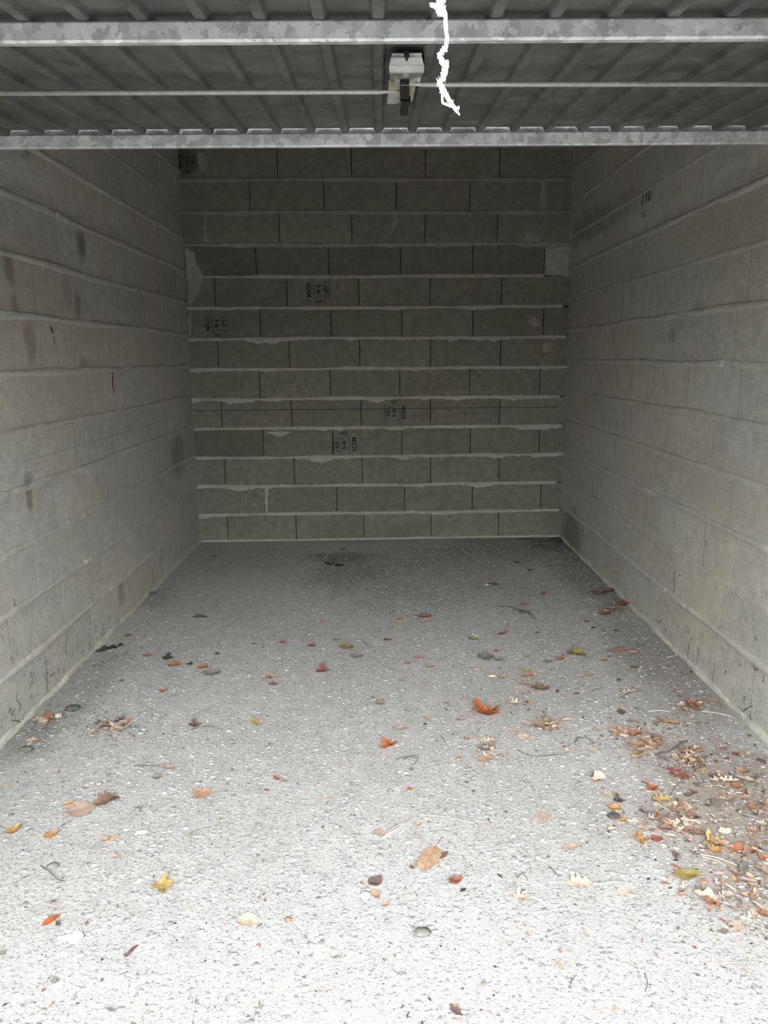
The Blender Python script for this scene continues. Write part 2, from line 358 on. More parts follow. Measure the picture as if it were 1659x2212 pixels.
# stencilled block stamps
def text_mesh(txt, size):
    c = bpy.data.curves.new('t', 'FONT'); c.body = txt; c.size = size; c.align_x = 'CENTER'; c.align_y = 'CENTER'; c.resolution_u = 2; c.offset = .012
    o = bpy.data.objects.new('t', c); COL.objects.link(o); dg = bpy.context.evaluated_depsgraph_get(); dg.update()
    me = bpy.data.meshes.new_from_object(o.evaluated_get(dg)); bpy.data.objects.remove(o); bpy.data.curves.remove(c)
    v = [tuple(p.co) for p in me.vertices]; f = [tuple(p.vertices) for p in me.polygons]; bpy.data.meshes.remove(me); return v, f
def stamp(parent, frame, s, z, wd, ht, flip, lines, off=.0016, label='faded black stencilled block stamp'):
    # lines: (text, x, y, size, rotation deg, x stretch) in units of the stamp's half size; bars as ('|', x0, y0, x1, y1)
    b = MB()
    for L in lines:
        if L[0] == '|':
            _, x0, y0, x1, y1 = L; dx, dy = x1-x0, y1-y0; l = math.hypot(dx, dy); nx, ny = -dy/l*.022, dx/l*.022
            V = [(x0-nx, y0-ny, 0), (x1-nx, y1-ny, 0), (x1+nx, y1+ny, 0), (x0+nx, y0+ny, 0)]; Fc = [(0, 1, 2, 3)]
        else:
            tx, x, y, sz, ro, st = L; V, Fc = text_mesh(tx, sz); cr_, sr_ = math.cos(math.radians(ro)), math.sin(math.radians(ro))
            V = [(x + (p[0]*st)*cr_ - p[1]*sr_, y + (p[0]*st)*sr_ + p[1]*cr_, 0) for p in V]
        g = -1 if flip else 1
        b.add([frame(s + g*p[0]*wd, z + g*p[1]*ht, off) for p in V], Fc)
    o = b.build('ink_stamp', M_ink, wall_back if parent is None else None)
    if parent is not None:
        o.parent = parent; o.matrix_parent_inverse = Matrix.Identity(4)
        if parent.name.startswith('concrete_block'): o.matrix_parent_inverse = parent.matrix_basis.inverted()
    o['label'] = label; return o
NFS = [('NF', -.62, -.05, .62, 90, 1.0), ('/', -.62, -.72, .5, 90, 1.), ('|', -.98, -.95, -.98, .85), ('|', -.98, .85, -.62, .62), ('|', -.62, .62, -.1, .62), ('B 40', -.02, -.05, .5, 90, 1.0),
       ('|', .38, -.95, .38, .9), ('|', .38, -.95, .2, -.95), ('|', .38, .9, .2, .9), ('SCEM', .82, 0, .55, 90, 1.15), ('220', -.05, 1.22, .38, 180, 1.0)]
def find_block(px, py):
    t, z = back_pt(px, py); r = int((z+.0073)/.2091); ed = [TL]+rows[r]+[TR]
    for i in range(len(ed)-1):
        if ed[i] <= t < ed[i+1]: return bblocks[(r, i)]
for px, py, wpx, hpx, fl in ((745, 960, 25, 20, False), (853, 891, 23, 19, False), (467, 700, 23, 20, True), (687, 626, 25, 21, True), (404, 348, 20, 20, True)):
    t, z = back_pt(px, py); t2, _ = back_pt(px+wpx, py); _, z2 = back_pt(px, py-hpx)
    stamp(find_block(px, py), BW, t, z, t2-t, z2-z, fl, NFS)

# ---- side walls
def side_wall(name, left, label):
    fr = LW if left else RW; m = M_left if left else M_right
    b = MB(); ye = 5.75
    for d in (-.0009, -.22): b.strip([[fr(y, z, d) for z in (0., CEIL)] for y in (FRONT+.15, ye)])
    b.strip([[fr(FRONT+.151, z, d) for z in (0, CEIL)] for d in (-DEP-.001, -.22)])
    wall = b.build(name, M_core); wall['kind'] = 'structure'; wall['label'] = label
    yend = DB - .03 + (0.0 if left else .06); pz = .2121 if left else .2100; zo = .0015 if left else .027
    for r in range(14):
        z0 = .003 if r == 0 else zo + pz*r + .005; z1 = min(CEIL-.002, zo + pz*(r+1) - .005)
        if z1 - z0 < .03: continue
        if left: base, sp = ((2.868, .4795) if r % 2 == 0 else (3.085, .4755))
        else: base, sp = ((3.075, .494) if r % 2 == 0 else (2.875, .489))
        js = sorted(base + sp*q for q in range(-6, 7)); js = [q for q in js if FRONT+.2 < q < yend-.06]
        ed = [FRONT+.152] + js + [yend + .04]
        for i in range(len(ed)-1):
            s0, s1 = ed[i]+(rnd.choice([.0005, .0014, .0022]) if i else 0), ed[i+1]-rnd.choice([.0005, .0014, .0022])
            g = 1+rnd.uniform(-.05, .05); h = rnd.uniform(-.006, .022)
            if left: put_block(wall, fr, s0, s1, z0, z1, m, (g+h, g, g-h*1.2), rnd.uniform(-.0004, .0004))
            else: put_block(wall, lambda s, z, d: RW(s1+s0-s, z, d), s0, s1, z0, z1, m, (g+h, g, g-h*1.2), rnd.uniform(-.0004, .0004))
        if r:
            weak = (r in (11,)) if left else (r in (8, 10, 2))
            bead(wall, fr, FRONT+.16, yend+.01, zo+pz*r, .0132 if not weak else .010, (.009 if not weak else .0035), M_mort, 500+r+(40 if left else 0), .004, (1.0, .985, .955), .022, .0035, .25 if weak else .1)
    # mortar fillet along the floor
    n = noise1(77 if left else 78); secs = []
    for i in range(220):
        y = FRONT+.16 + (yend-.01-FRONT-.16)*i/219; a = .010*(1+.45*n(y*5)); q = .015*(1+.45*n(y*4+5))
        secs.append([fr(y, q*1.2, -.002), fr(y, q*.8, .007), fr(y, .006, a), fr(y, -.002, a*1.15)])
    b = MB(); b.strip(secs); o = b.build('mortar_fillet', M_mort, wall); o.color = (1.02, 1.01, .97, 1)
    return wall
wall_left = side_wall('wall_left', True, 'side wall of grey concrete blocks with brown and sooty streaks')
wall_right = side_wall('wall_right', False, 'side wall of grey concrete blocks above the leaf litter')
y, z = side_pt(1396, 437, False)
stamp(wall_right, lambda s_, z_, d: RW(s_, z_, d), y, z, -.085, .075, False, [('110', 0, .25, .95, 0, 1.2), ('15', -.35, -.75, .5, 0, 1.2)], .0022, 'black stencilled number on a wall block')
b = MB(); secs = []
for i in range(21):
    u = i/20; y, z = side_pt(56+u*(409-56), 996-u*(996-893), True); secs.append([LW(y, z-.0009, .0009), LW(y, z+.0009, .0009)])
b.strip(secs); b.build('snap_line', plain('faded_chalk', (.22, .215, .20), .95), wall_left)
# chipped hole with a loose splinter of block near the top, and the black streaks
y, z = side_pt(50, 323, True)
b = MB(); n = noise1(5); N = 12
ring = [(y+.032*math.cos(6.283*i/N)*(1+.25*n(i)), z+.03*math.sin(6.283*i/N)*(1+.25*n(i+3))) for i in range(N)]
b.add([LW(p, q, .0016) for p, q in ring]+[LW(y, z, -.02)], [(i, (i+1) % N, N) for i in range(N)]); b.build('chipped_hole', M_core, wall_left)
b = MB(); b.box((-.018, -.01, 0), (.018, .006, .012), lambda p, q, r: LW(y+p, z+q-.012, r)); b.build('block_chip', M_plain, wall_left)
for px, py, l, wd in ((243, 826, .10, .006), (111, 713, .03, .006), (116, 735, .03, .002)):
    y, z = side_pt(px, py, True); n = noise1(px); secs = []
    for i in range(13):
        u = i/12; ww = wd*math.sin(math.pi*u)**.8+.0008; c = .006*n(u*2); secs.append([LW(y+c-ww, z+l*(.5-u), .0018), LW(y+c, z+l*(.5-u), .004), LW(y+c+ww, z+l*(.5-u), .0018)])
    b = MB(); b.strip(secs); b.build('dirt_streak', M_ink, wall_left)

M_web = plain('cobweb_dirt', (.13, .128, .12), .95, 0, .5, 120)
def dirt(left, pl, wd):
    fr = LW if left else RW; P_ = [side_pt(x, y_, left) for x, y_ in pl]; n = noise1(int(pl[0][0])); pts = []
    for i in range(len(P_)-1):
        for q in range(6): u = q/6; pts.append((P_[i][0]+(P_[i+1][0]-P_[i][0])*u, P_[i][1]+(P_[i+1][1]-P_[i][1])*u))
    pts.append(P_[-1]); N = len(pts); secs = []
    for i, (y, z) in enumerate(pts):
        w_ = wd*(.25+.75*math.sin(math.pi*(i+.5)/N))*(1+.6*n(i*.9)); c = .004*n(i*.7); y += c; z += .003*n(i*.8+3)
        secs.append([fr(y-w_, z-w_*.4, .0012), fr(y, z, .0028), fr(y+w_, z+w_*.4, .0012)])
    b = MB(); b.strip(secs); b.build('dirt_streak', M_web, wall_left if left else wall_right)
for pl in ([(34, 1496), (36, 1510), (43, 1524), (40, 1538)], [(24, 1556), (36, 1556), (48, 1562)], [(53, 1533), (48, 1555), (47, 1600)], [(145, 1362), (142, 1385), (141, 1405), (143, 1418)], [(99, 1440), (101, 1478), (100, 1500)], [(329, 1215), (329, 1250), (333, 1268)], [(159, 1410), (154, 1420)], [(124, 1440), (127, 1452)], [(136, 1440), (136, 1452)], [(28, 1292), (33, 1314), (43, 1302)], [(348, 1183), (348, 1200), (346, 1222)],
           [(64, 1450), (69, 1466)], [(68, 1474), (64, 1484)], [(20, 1526), (27, 1546)], [(108, 1460), (115, 1456)], [(172, 1412), (180, 1404)], [(66, 1500), (66, 1512)], [(236, 1330), (234, 1340)], [(204, 1352), (206, 1366)]):
    dirt(True, pl, .0032)
for pl in ([(1458, 1230), (1457, 1282)], [(1482, 1428), (1488, 1405), (1489, 1386)], [(1506, 1434), (1509, 1412), (1511, 1400)], [(1540, 1472), (1542, 1455), (1545, 1438)], [(1628, 1438), (1634, 1448), (1644, 1444)], [(1607, 1514), (1612, 1502)], [(1592, 1522), (1606, 1536), (1628, 1522)], [(1467, 1244), (1471, 1240)], [(1632, 1376), (1638, 1384)], [(1417, 1338), (1424, 1345), (1432, 1338)], [(1326, 1238), (1330, 1232)], [(1412, 1256), (1422, 1268)], [(1453, 1207), (1450, 1212)], [(1440, 1358), (1438, 1366)], [(1570, 1448), (1564, 1456)], [(1596, 1432), (1600, 1440)], [(1527, 1165), (1525, 1178)], [(1652, 1460), (1648, 1474)]):
    dirt(False, pl, .003)

# ------------------------------------------------------------------ raised garage door
DP = np.array([0, 1.448, 1.886]); DV = np.array([0, .99612, .0880]); DW = np.array([0, .0880, -.99612])
def D3(u, v, w): return DP + DV*v + DW*w + np.array([u, 0, 0])       # u across, v inwards, w below the ribs
def dpix(px, py, w=0.):
    q = DP + DW*w; p = on_plane(px, py, DW, float(q@DW)); return float(p[0]), float((p-DP)@DV)
V0, V1, HW = -.98, dpix(870, 286.5)[1], 1.195
door = bpy.data.objects.new('garage_door', None); door.location = (0, .47, 1.79); COL.objects.link(door)
tag(door, 'raised up-and-over garage door of ribbed galvanised steel', 'garage door')
prof = []
for q in range(-12, 13):
    u = .002 + .1*q
    prof += [(u-.0165, -.0135), (u-.0145, -.012), (u-.0095, -.001), (u-.008, 0.), (u+.008, 0.), (u+.0095, -.001), (u+.0145, -.012), (u+.0165, -.0135)]
prof = [(max(-HW, min(HW, u)), w_) for u, w_ in prof if abs(u) < HW+.02]
vs = [V0, V0+.5, 0, .3, .6, V1]
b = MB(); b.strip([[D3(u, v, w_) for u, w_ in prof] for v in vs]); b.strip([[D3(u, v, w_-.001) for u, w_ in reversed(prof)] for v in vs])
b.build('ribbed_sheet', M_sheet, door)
def channel(name, v, wtop, h, depth, u0, u1, lip=.006, extra=None):
    # folded C rail, its web facing out of the garage
    pts = [(v+.008, wtop), (v+.0015, wtop+.0005), (v, wtop+.003), (v, wtop+h-.004), (v+.003, wtop+h), (v+depth, wtop+h), (v+depth, wtop+h-.012)]
    ins = [(v+.009, wtop+.0015), (v+.003, wtop+.002), (v+.0016, wtop+.004), (v+.0016, wtop+h-.005), (v+.004, wtop+h-.0016), (v+depth-.0015, wtop+h-.0016), (v+depth-.0015, wtop+h-.012)]
    ring = pts + ins[::-1]; b = MB(); b.strip([[D3(u, a, c) for a, c in ring] for u in (u0, u0*.3+u1*.7, u1)], True)
    if extra: extra(b)
    return b.build(name, M_galv, door)
o = channel('stiffener_rail', dpix(870, 40)[1], .0006, .0325, .019, -HW, HW)
b = MB()   # thin lip on top of the rail
o = channel('top_rail', V1-.004, .0006, .0365, .020, -HW, HW, extra=lambda b: b.box((-HW, V1+.0165, -.024), (HW, V1+.018, .0366), D3))
b = MB(); b.box((-HW, V1-.002, -.0245), (HW, V1+.018, -.0235), D3); b.build('rail_cap', M_galv, door)
channel('bottom_rail', V0-.002, .0006, .045, .03, -HW, HW)
for s in (-1, 1):
    b = MB(); b.box((s*HW-.015, V0, -.016), (s*HW+.015, V1+.03, .03), D3); b.build('side_stile', M_galv, door)
    b = MB(); P0 = D3(s*(HW+.022), .25, .01); P1 = np.array([s*(HW+.022), FRONT+.17, 1.15])
    b.tube([P0, P1], .011, 8); b.build('lift_arm', M_rod, door)
    b = MB(); b.box((s*1.215-.0 if s > 0 else -1.245, FRONT+.1, 1.08), (1.245 if s > 0 else -1.215, FRONT+.2, 1.22)); b.build('pivot_bracket', M_galv, door)
# pull handle at the outer edge, from which the cord hangs
b = MB(); b.tube([D3(.03, V0+.03, .045), D3(.03, V0+.03, .075), D3(.13, V0+.03, .075), D3(.13, V0+.03, .045)], .005, 8); b.build('pull_handle', M_black, door)
# lock: folded cover, back plate, lever, two locking rods
lock = bpy.data.objects.new('lock', None); lock.location = (0, 1.75, 1.9); COL.objects.link(lock); lock.parent = door; lock.matrix_parent_inverse = Matrix.Translation(door.location).inverted()
def lockmesh(name, b, m, smooth=False):
    o = b.build(name, m, None, smooth); o.parent = lock; o.matrix_parent_inverse = Matrix.Translation(lock.location).inverted(); return o
# rows of the folded cover: (pixel y, standoff, left px, right px)
cov = [(116, .001, 846, 911), (121, .003, 846, 911), (124, .0065, 845, 911), (127, .0065, 844, 912), (139.5, .0125, 841, 915), (141, .0115, 841, 916), (142.5, .013, 840, 916), (156, .020, 841, 916), (158.5, .0195, 841, 916)]
secs = []
for (py, w_, xl, xr) in cov:
    (u0, v), (u1, _) = dpix(xl, py, w_), dpix(xr, py, w_); secs.append([(u0, v, w_), (u1, v, w_)])
b = MB(); top = [[D3(*q) for q in s] for s in secs]; bot = [[D3(q[0], q[1]+.002, q[2]-.0022) for q in s] for s in secs]
b.strip(top); b.strip([s[::-1] for s in bot])
for j in (0, 1): b.strip([[top[i][j], bot[i][j]] for i in range(len(top))])
for i in (0, -1): b.strip([top[i], bot[i]])
lockmesh('lock_cover', b, M_lock)
ve, we = secs[-1][0][1], secs[-1][0][2]
# cheeks and dull underside of the case
(u0, va), (u1, _) = dpix(842, 158, .0185), dpix(914, 158, .0185); (_, vb) = dpix(878, 178, .017)
b = MB(); b.strip([[D3(u0, va, .0185), D3(u1, va, .0185)], [D3(u0+.001, va+(vb-va)*.6, .018), D3(u1-.001, va+(vb-va)*.6, .018)], [D3(u0+.004, vb, .016), D3(u1-.006, vb, .016)], [D3(u0+.004, vb, -.01), D3(u1-.006, vb, -.01)]])
for u in (u0, u1): b.strip([[D3(u, va-.045, -.0), D3(u, va, -.0), D3(u, vb, -.0)], [D3(u, va-.045, .008), D3(u, va, .018), D3(u, vb, .016)]])
lockmesh('lock_case', b, M_dull)
def plate(name, pts, w_, th, m):
    q = [dpix(x, y, w_) for x, y in pts]; n = len(q)
    v = [D3(a, c, w_) for a, c in q]+[D3(a, c, w_-th) for a, c in q]
    f = [tuple(range(n)), tuple(range(2*n-1, n-1, -1))]+[(i, (i+1) % n, n+(i+1) % n, n+i) for i in range(n)]
    b = MB(); b.add(v, f); return lockmesh(name, b, m)
plate('back_plate', [(840, 176), (898, 174), (897, 191), (891, 218), (887, 220), (876, 206), (866, 214), (864, 222), (853, 225), (836, 224), (838, 205)], .004, .003, M_cream)
plate('maker_plate', [(838, 204), (863, 204), (863, 221), (853, 225), (836, 224.5)], .0052, .001, M_lock)
plate('keyhole', [(873, 120), (884, 120), (884, 126), (881, 126), (881, 132), (876, 132), (876, 126), (873, 126)], .0125, .008, M_black)
plate('lock_bolt', [(871, 160), (883, 160), (884, 165), (882, 168), (872, 168), (870, 165)], .0225, .006, M_rod)
plate('cam_link', [(853, 168), (857, 167), (857, 176), (884, 175), (905, 171), (908, 175), (888, 180), (866, 184), (856, 186), (852, 180)], .021, .004, M_rod)
b = MB(); secs = []
for (x0, x1, py, w_) in ((864, 884, 178, .024), (864, 884, 196, .024), (864, 884, 217, .025), (867, 887, 219, .029), (869, 886, 229, .030), (867, 882, 232, .028), (864, 881, 248, .024), (864, 880, 250, .022)):
    (a, v), (c, _) = dpix(x0, py, w_), dpix(x1, py, w_); secs.append([D3(a, v, w_), D3(c, v, w_), D3(c, v, w_-.010), D3(a, v, w_-.010)])
b.strip(secs, True); lockmesh('lever', b, M_black)
b = MB(); (a, v) = dpix(905, 174, .023); b.tube([D3(a, v, .026), D3(a, v, .012)], .0035, 8); lockmesh('rivet', b, M_lock)
def rod(px0, py0, px1, py1, uend, flat):
    w_ = .022; (a, va), (c, vc) = dpix(px0, py0, w_), dpix(px1, py1, w_); s = 1 if uend > 0 else -1
    b = MB(); secs = []
    sl = (vc-va)/(c-a); us = [a, a+s*.012, a+s*.035, a+s*.05, uend]
    for i, u in enumerate(us):
        ry, rw = [(.0035, .003), (.0065, .0022), (.006, .004), (.0056, .0056), (.0056, .0056)][i]; v = va+sl*(u-a)
        secs.append([D3(u, v+ry*math.cos(t_*math.pi/5), w_+rw*math.sin(t_*math.pi/5)) for t_ in range(10)])
    b.strip(secs, True); b.build('locking_rod', M_rod, door, True)
    for g in (.55, 1.05):
        b2 = MB(); u = s*g; v = va+sl*(u-a); b2.box((u-.012, v-.009, -.0), (u+.012, v-.0062, w_+.008), D3); b2.build('rod_guide', M_galv, door) if g > 1 else None
rod(863, 198, 0, 201, -HW, True); rod(866, 182, 1650, 181, HW, True)

# ------------------------------------------------------------------ cord hanging from the door
def at_y(px, py, Y): d = ray(px, py); return EYE + d*(Y/d[1])
CP = [(952, 2), (957, 16), (962, 34), (963, 60), (966, 84), (963, 98), (956, 110), (949, 120), (954, 130), (961, 145), (960, 158), (956, 170), (949, 178), (953, 186), (959, 198), (966, 210), (974, 222), (982, 234), (988, 242)]
CR = [5.5, 5, 4.6, 4.5, 4.6, 4.8, 5, 5.2, 6.5, 7.5, 7, 6.2, 5.6, 6.5, 6.8, 5.6, 5, 4.6, 3.2]
YC = .50; sc = .545/F
pts = [at_y(x, y_, YC) for x, y_ in CP]; rr = [c*sc*.86 for c in CR]
hook = D3(.075, V0+.03, .082); up = [hook, hook*.6+pts[0]*.4+np.array([.004, 0, 0]), hook*.25+pts[0]*.75+np.array([-.003, 0, 0])]
cpts, crs = up+pts, [.0018, .0018, .0019]+rr
def spl(P_, r_, n=5):
    P_ = [np.array(p) for p in P_]; out, ro = [], []
    for i in range(len(P_)-1):
        a, b_, c, d = P_[max(i-1, 0)], P_[i], P_[i+1], P_[min(i+2, len(P_)-1)]
        for k_ in range(n):
            t = k_/n; out.append(.5*(2*b_+(c-a)*t+(2*a-5*b_+4*c-d)*t*t+(3*b_-a-3*c+d)*t**3)); ro.append(r_[i]*(1-t)+r_[i+1]*t)
    return out+[P_[-1]], ro+[r_[-1]]
sp, sr = spl(cpts, crs)
cord = MB(); cord.tube([p for p in sp], [q*.62 for q in sr], 8)
cord = cord.build('hanging_cord', M_cord, None, True)
tag(cord, 'frayed white cord hanging from the raised garage door', 'cord')
for ph in (0, 2.1, 4.2):
    b = MB(); pp = []
    for i, (p, q) in enumerate(zip(sp, sr)):
        an = ph+i*.42; pp.append(p+np.array([math.cos(an)*q*.45, math.sin(an)*q*.45, 0]))
    b.tube(pp, [q*.55 for q in sr], 6); b.build('twisted_strand', M_cord, cord, True)
b = MB(); r2 = random.Random(3)
for i in range(260):
    j = r2.randrange(16, len(sp)-1); p = sp[j]; a = r2.uniform(0, 6.28); q = sr[j]
    d = np.array([math.cos(a), math.sin(a)*.6, r2.uniform(-.6, .6)]); l = q*r2.uniform(.7, 1.15)
    b.tube([p, p+d*l*.6, p+d*l+np.array([0, 0, r2.uniform(-.002, .002)])], .00016, 3)
for (x0, y0, x1, y1) in ((955, 12, 931, 9), (955, 14, 934, 12), (952, 16, 946, 26), (960, 34, 943, 18), (958, 6, 962, -8), (950, 4, 944, -8), (962, 30, 952, 22)):
    for q in range(9):
        A_, B2 = at_y(x0, y0, YC), at_y(x1+r2.uniform(-5, 5), y1+r2.uniform(-5, 5), YC+r2.uniform(-.004, .004)); mid_ = (A_+B2)/2+np.array([r2.uniform(-.001, .001), 0, r2.uniform(-.002, .001)])
        b.tube([A_, mid_, B2], [.0007, .0006, .00015], 4)
for (x0, y0, x1, y1) in ((963, 112, 966, 92), (966, 130, 967, 145), (956, 190, 956, 222), (956, 222, 976, 230), (986, 240, 994, 248), (984, 236, 992, 232)):
    for q in range(5):
        b.tube([at_y(x0+r2.uniform(-2, 2), y0, YC), at_y(x1+r2.uniform(-3, 3), y1+r2.uniform(-3, 3), YC)], [.0006, .0002], 4)
o = b.build('frayed_fibres', M_cord, cord); o['kind'] = 'stuff'

# ------------------------------------------------------------------ exposed aggregate in the floor
def colour_stuff(name, V, Fq, colr, mat, parent=None):
    me = bpy.data.meshes.new(name); me.vertices.add(len(V)); me.vertices.foreach_set('co', V.astype(np.float32).ravel())
    nf, k_ = Fq.shape; me.loops.add(nf*k_); me.loops.foreach_set('vertex_index', Fq.astype(np.int32).ravel())
    me.polygons.add(nf); me.polygons.foreach_set('loop_start', np.arange(0, nf*k_, k_, dtype=np.int32)); me.polygons.foreach_set('loop_total', np.full(nf, k_, dtype=np.int32))
    me.update(calc_edges=True); at = me.color_attributes.new('tone', 'FLOAT_COLOR', 'POINT'); at.data.foreach_set('color', colr.astype(np.float32).ravel())
    me.materials.append(mat); o = bpy.data.objects.new(name, me); COL.objects.link(o)
    if parent: o.parent = parent
    o['kind'] = 'stuff'; return o
k = NT('tinted_fragments'); at = k.n('ShaderNodeVertexColor', layer_name='tone'); nz = k.noise(k.pos(), 400, 2)
k.set(k.b.inputs['Base Color'], k.mix(1.0, at.outputs[0], k.ramp(nz, [(.3, .8), (.7, 1.1)]), 'MULTIPLY')); k.b.inputs['Roughness'].default_value = .7; M_frag = k.m
rs = np.random.RandomState(11)
def pebbles(n):
    Y = 1.15 + (5.45-1.15)*rs.rand(n)**1.25; X = -1.31+2.62*rs.rand(n)
    smooth_ = np.exp(-(((X+1.0)/.7)**2+((Y-4.9)/1.0)**2)); keep = rs.rand(n) > .85*smooth_; X, Y = X[keep], Y[keep]; n = len(X)
    r = np.clip(np.exp(rs.randn(n)*.42)*.0042, .002, .011); h = r*rs.uniform(.10, .30, n)
    an = rs.rand(n, 1)*6.28 + np.arange(6)*1.0472 + rs.randn(n, 6)*.15; ra = r[:, None]*(1+rs.randn(n, 6)*.17); asp = rs.uniform(.6, 1, n)[:, None]; ro = rs.rand(n, 1)*6.28
    lx, ly = ra*np.cos(an), ra*np.sin(an)*asp; rx, ry = lx*np.cos(ro)-ly*np.sin(ro), lx*np.sin(ro)+ly*np.cos(ro)
    V = np.zeros((n, 13, 3)); V[:, :6, 0] = X[:, None]+rx; V[:, :6, 1] = Y[:, None]+ry; V[:, :6, 2] = -.0008
    V[:, 6:12, 0] = X[:, None]+rx*.68; V[:, 6:12, 1] = Y[:, None]+ry*.68; V[:, 6:12, 2] = h[:, None]*.8
    V[:, 12, 0] = X; V[:, 12, 1] = Y; V[:, 12, 2] = h
    T = []
    for i in range(6):
        j = (i+1) % 6; T += [(i, j, 6+j), (i, 6+j, 6+i), (6+i, 6+j, 12)]
    T = np.array(T); Fq = (np.arange(n)[:, None, None]*13+T[None]).reshape(-1, 3)
    g = rs.choice([.22, .28, .33, .37, .41, .46], n, p=[.16, .2, .22, .22, .13, .07])*rs.uniform(.85, 1.12, n); warm = rs.uniform(-.02, .05, n)
    c = np.stack([g*(1+warm), g, g*(1-warm*1.3), np.ones(n)], -1); return V.reshape(-1, 3), Fq, np.repeat(c, 13, 0)
V, Fq, C_ = pebbles(52000)
o = colour_stuff('exposed_aggregate', V, Fq, C_, M_frag, floor)

# ------------------------------------------------------------------ leaves
k = NT('dry_leaf'); oc = k.objcol(); P = k.pos(); n1_ = k.noise(P, 60, 4, .6); n2_ = k.noise(P, 240, 2, .6)
col = k.mix(1.0, oc, k.ramp(n1_, [(.3, .68), (.55, 1.), (.75, 1.22)]), 'MULTIPLY'); col = k.mix(1.0, col, k.ramp(n2_, [(.3, .85), (.7, 1.08)]), 'MULTIPLY')
tc = k.n('ShaderNodeTexCoord').outputs['Object']; sx = k.n('ShaderNodeSeparateXYZ'); k.t.links.new(tc, sx.inputs[0])
ay = k.math('ABSOLUTE', sx.outputs[1]); vein = k.math('SINE', k.math('MULTIPLY', k.math('SUBTRACT', sx.outputs[0], k.math('MULTIPLY', ay, .8)), 52.0))
vm = k.math('MULTIPLY', k.ramp(vein, [(.86, 0.), (.98, 1.)]), .22); mr = k.ramp(ay, [(.008, .5), (.018, 0.)])
col = k.mix(k.math('MAXIMUM', vm, mr), col, k.mix(1.0, oc, (.55, .5, .45, 1), 'MULTIPLY'))
k.set(k.b.inputs['Base Color'], col); k.b.inputs['Roughness'].default_value = .75; k.bump(n1_, .35, .003); M_leaf = k.m
M_stalk = plain('leaf_stalk', (.24, .15, .09), .75, 0, .3, 100)
M_twig = plain('twig_bark', (.085, .072, .06), .9, 0, .4, 120)
M_straw = plain('dry_straw', (.55, .50, .38), .7, 0, .2, 90)
M_moss = plain('soil_crumb', (.11, .108, .095), .95, 0, .6, 200, .8, True)
M_stone = plain('pebble', (1, 1, 1), .8, 0, .3, 120, .3, True)

def outline(kind, seed):
    r = random.Random(seed)
    if kind == 'maple':
        pk = [(-2.6, .42), (-1.95, .22), (-1.25, .80), (-.85, .34), (-.45, .72), (-.22, .38), (0, 1.), (.22, .38), (.45, .72), (.85, .34), (1.25, .80), (1.95, .22), (2.6, .42)]
        P_ = []
        for i, (a, q) in enumerate(pk):
            a += r.uniform(-.06, .06); q *= r.uniform(.88, 1.1); P_.append((q*math.cos(a), q*math.sin(a)))
            if i+1 < len(pk):
                a2, q2 = pk[i+1]; am, qm = (a+a2)/2, (q+q2)/2; P_.append((qm*1.10*math.cos(am), qm*1.10*math.sin(am)))
        P_ = [(-.12, 0)] + P_ if False else P_
        x0, x1 = min(p[0] for p in P_), max(p[0] for p in P_); return [((p[0]-x0)/(x1-x0), p[1]/(x1-x0)) for p in P_]
    st = {'oval': 9, 'oak': 17, 'curl': 9, 'frag': 6}[kind]; top, botm = [], []
    for i in range(st+1):
        u = i/st
        if kind == 'oval': w_ = .27*math.sin(math.pi*u**.85)**.8*r.uniform(.93, 1.05)
        elif kind == 'curl': w_ = .22*math.sin(math.pi*u)**.7
        elif kind == 'oak': w_ = (.30*math.sin(math.pi*min(1, u*.92+.06))**.7)*(1+.42*math.sin(u*math.pi*7.4))*r.uniform(.9, 1.1)
        else: w_ = r.uniform(.14, .42)*math.sin(math.pi*(.12+.76*u))
        top.append((u, w_)); botm.append((u, -w_*r.uniform(.85, 1.1)))
    return top + botm[::-1]
_lm = {}
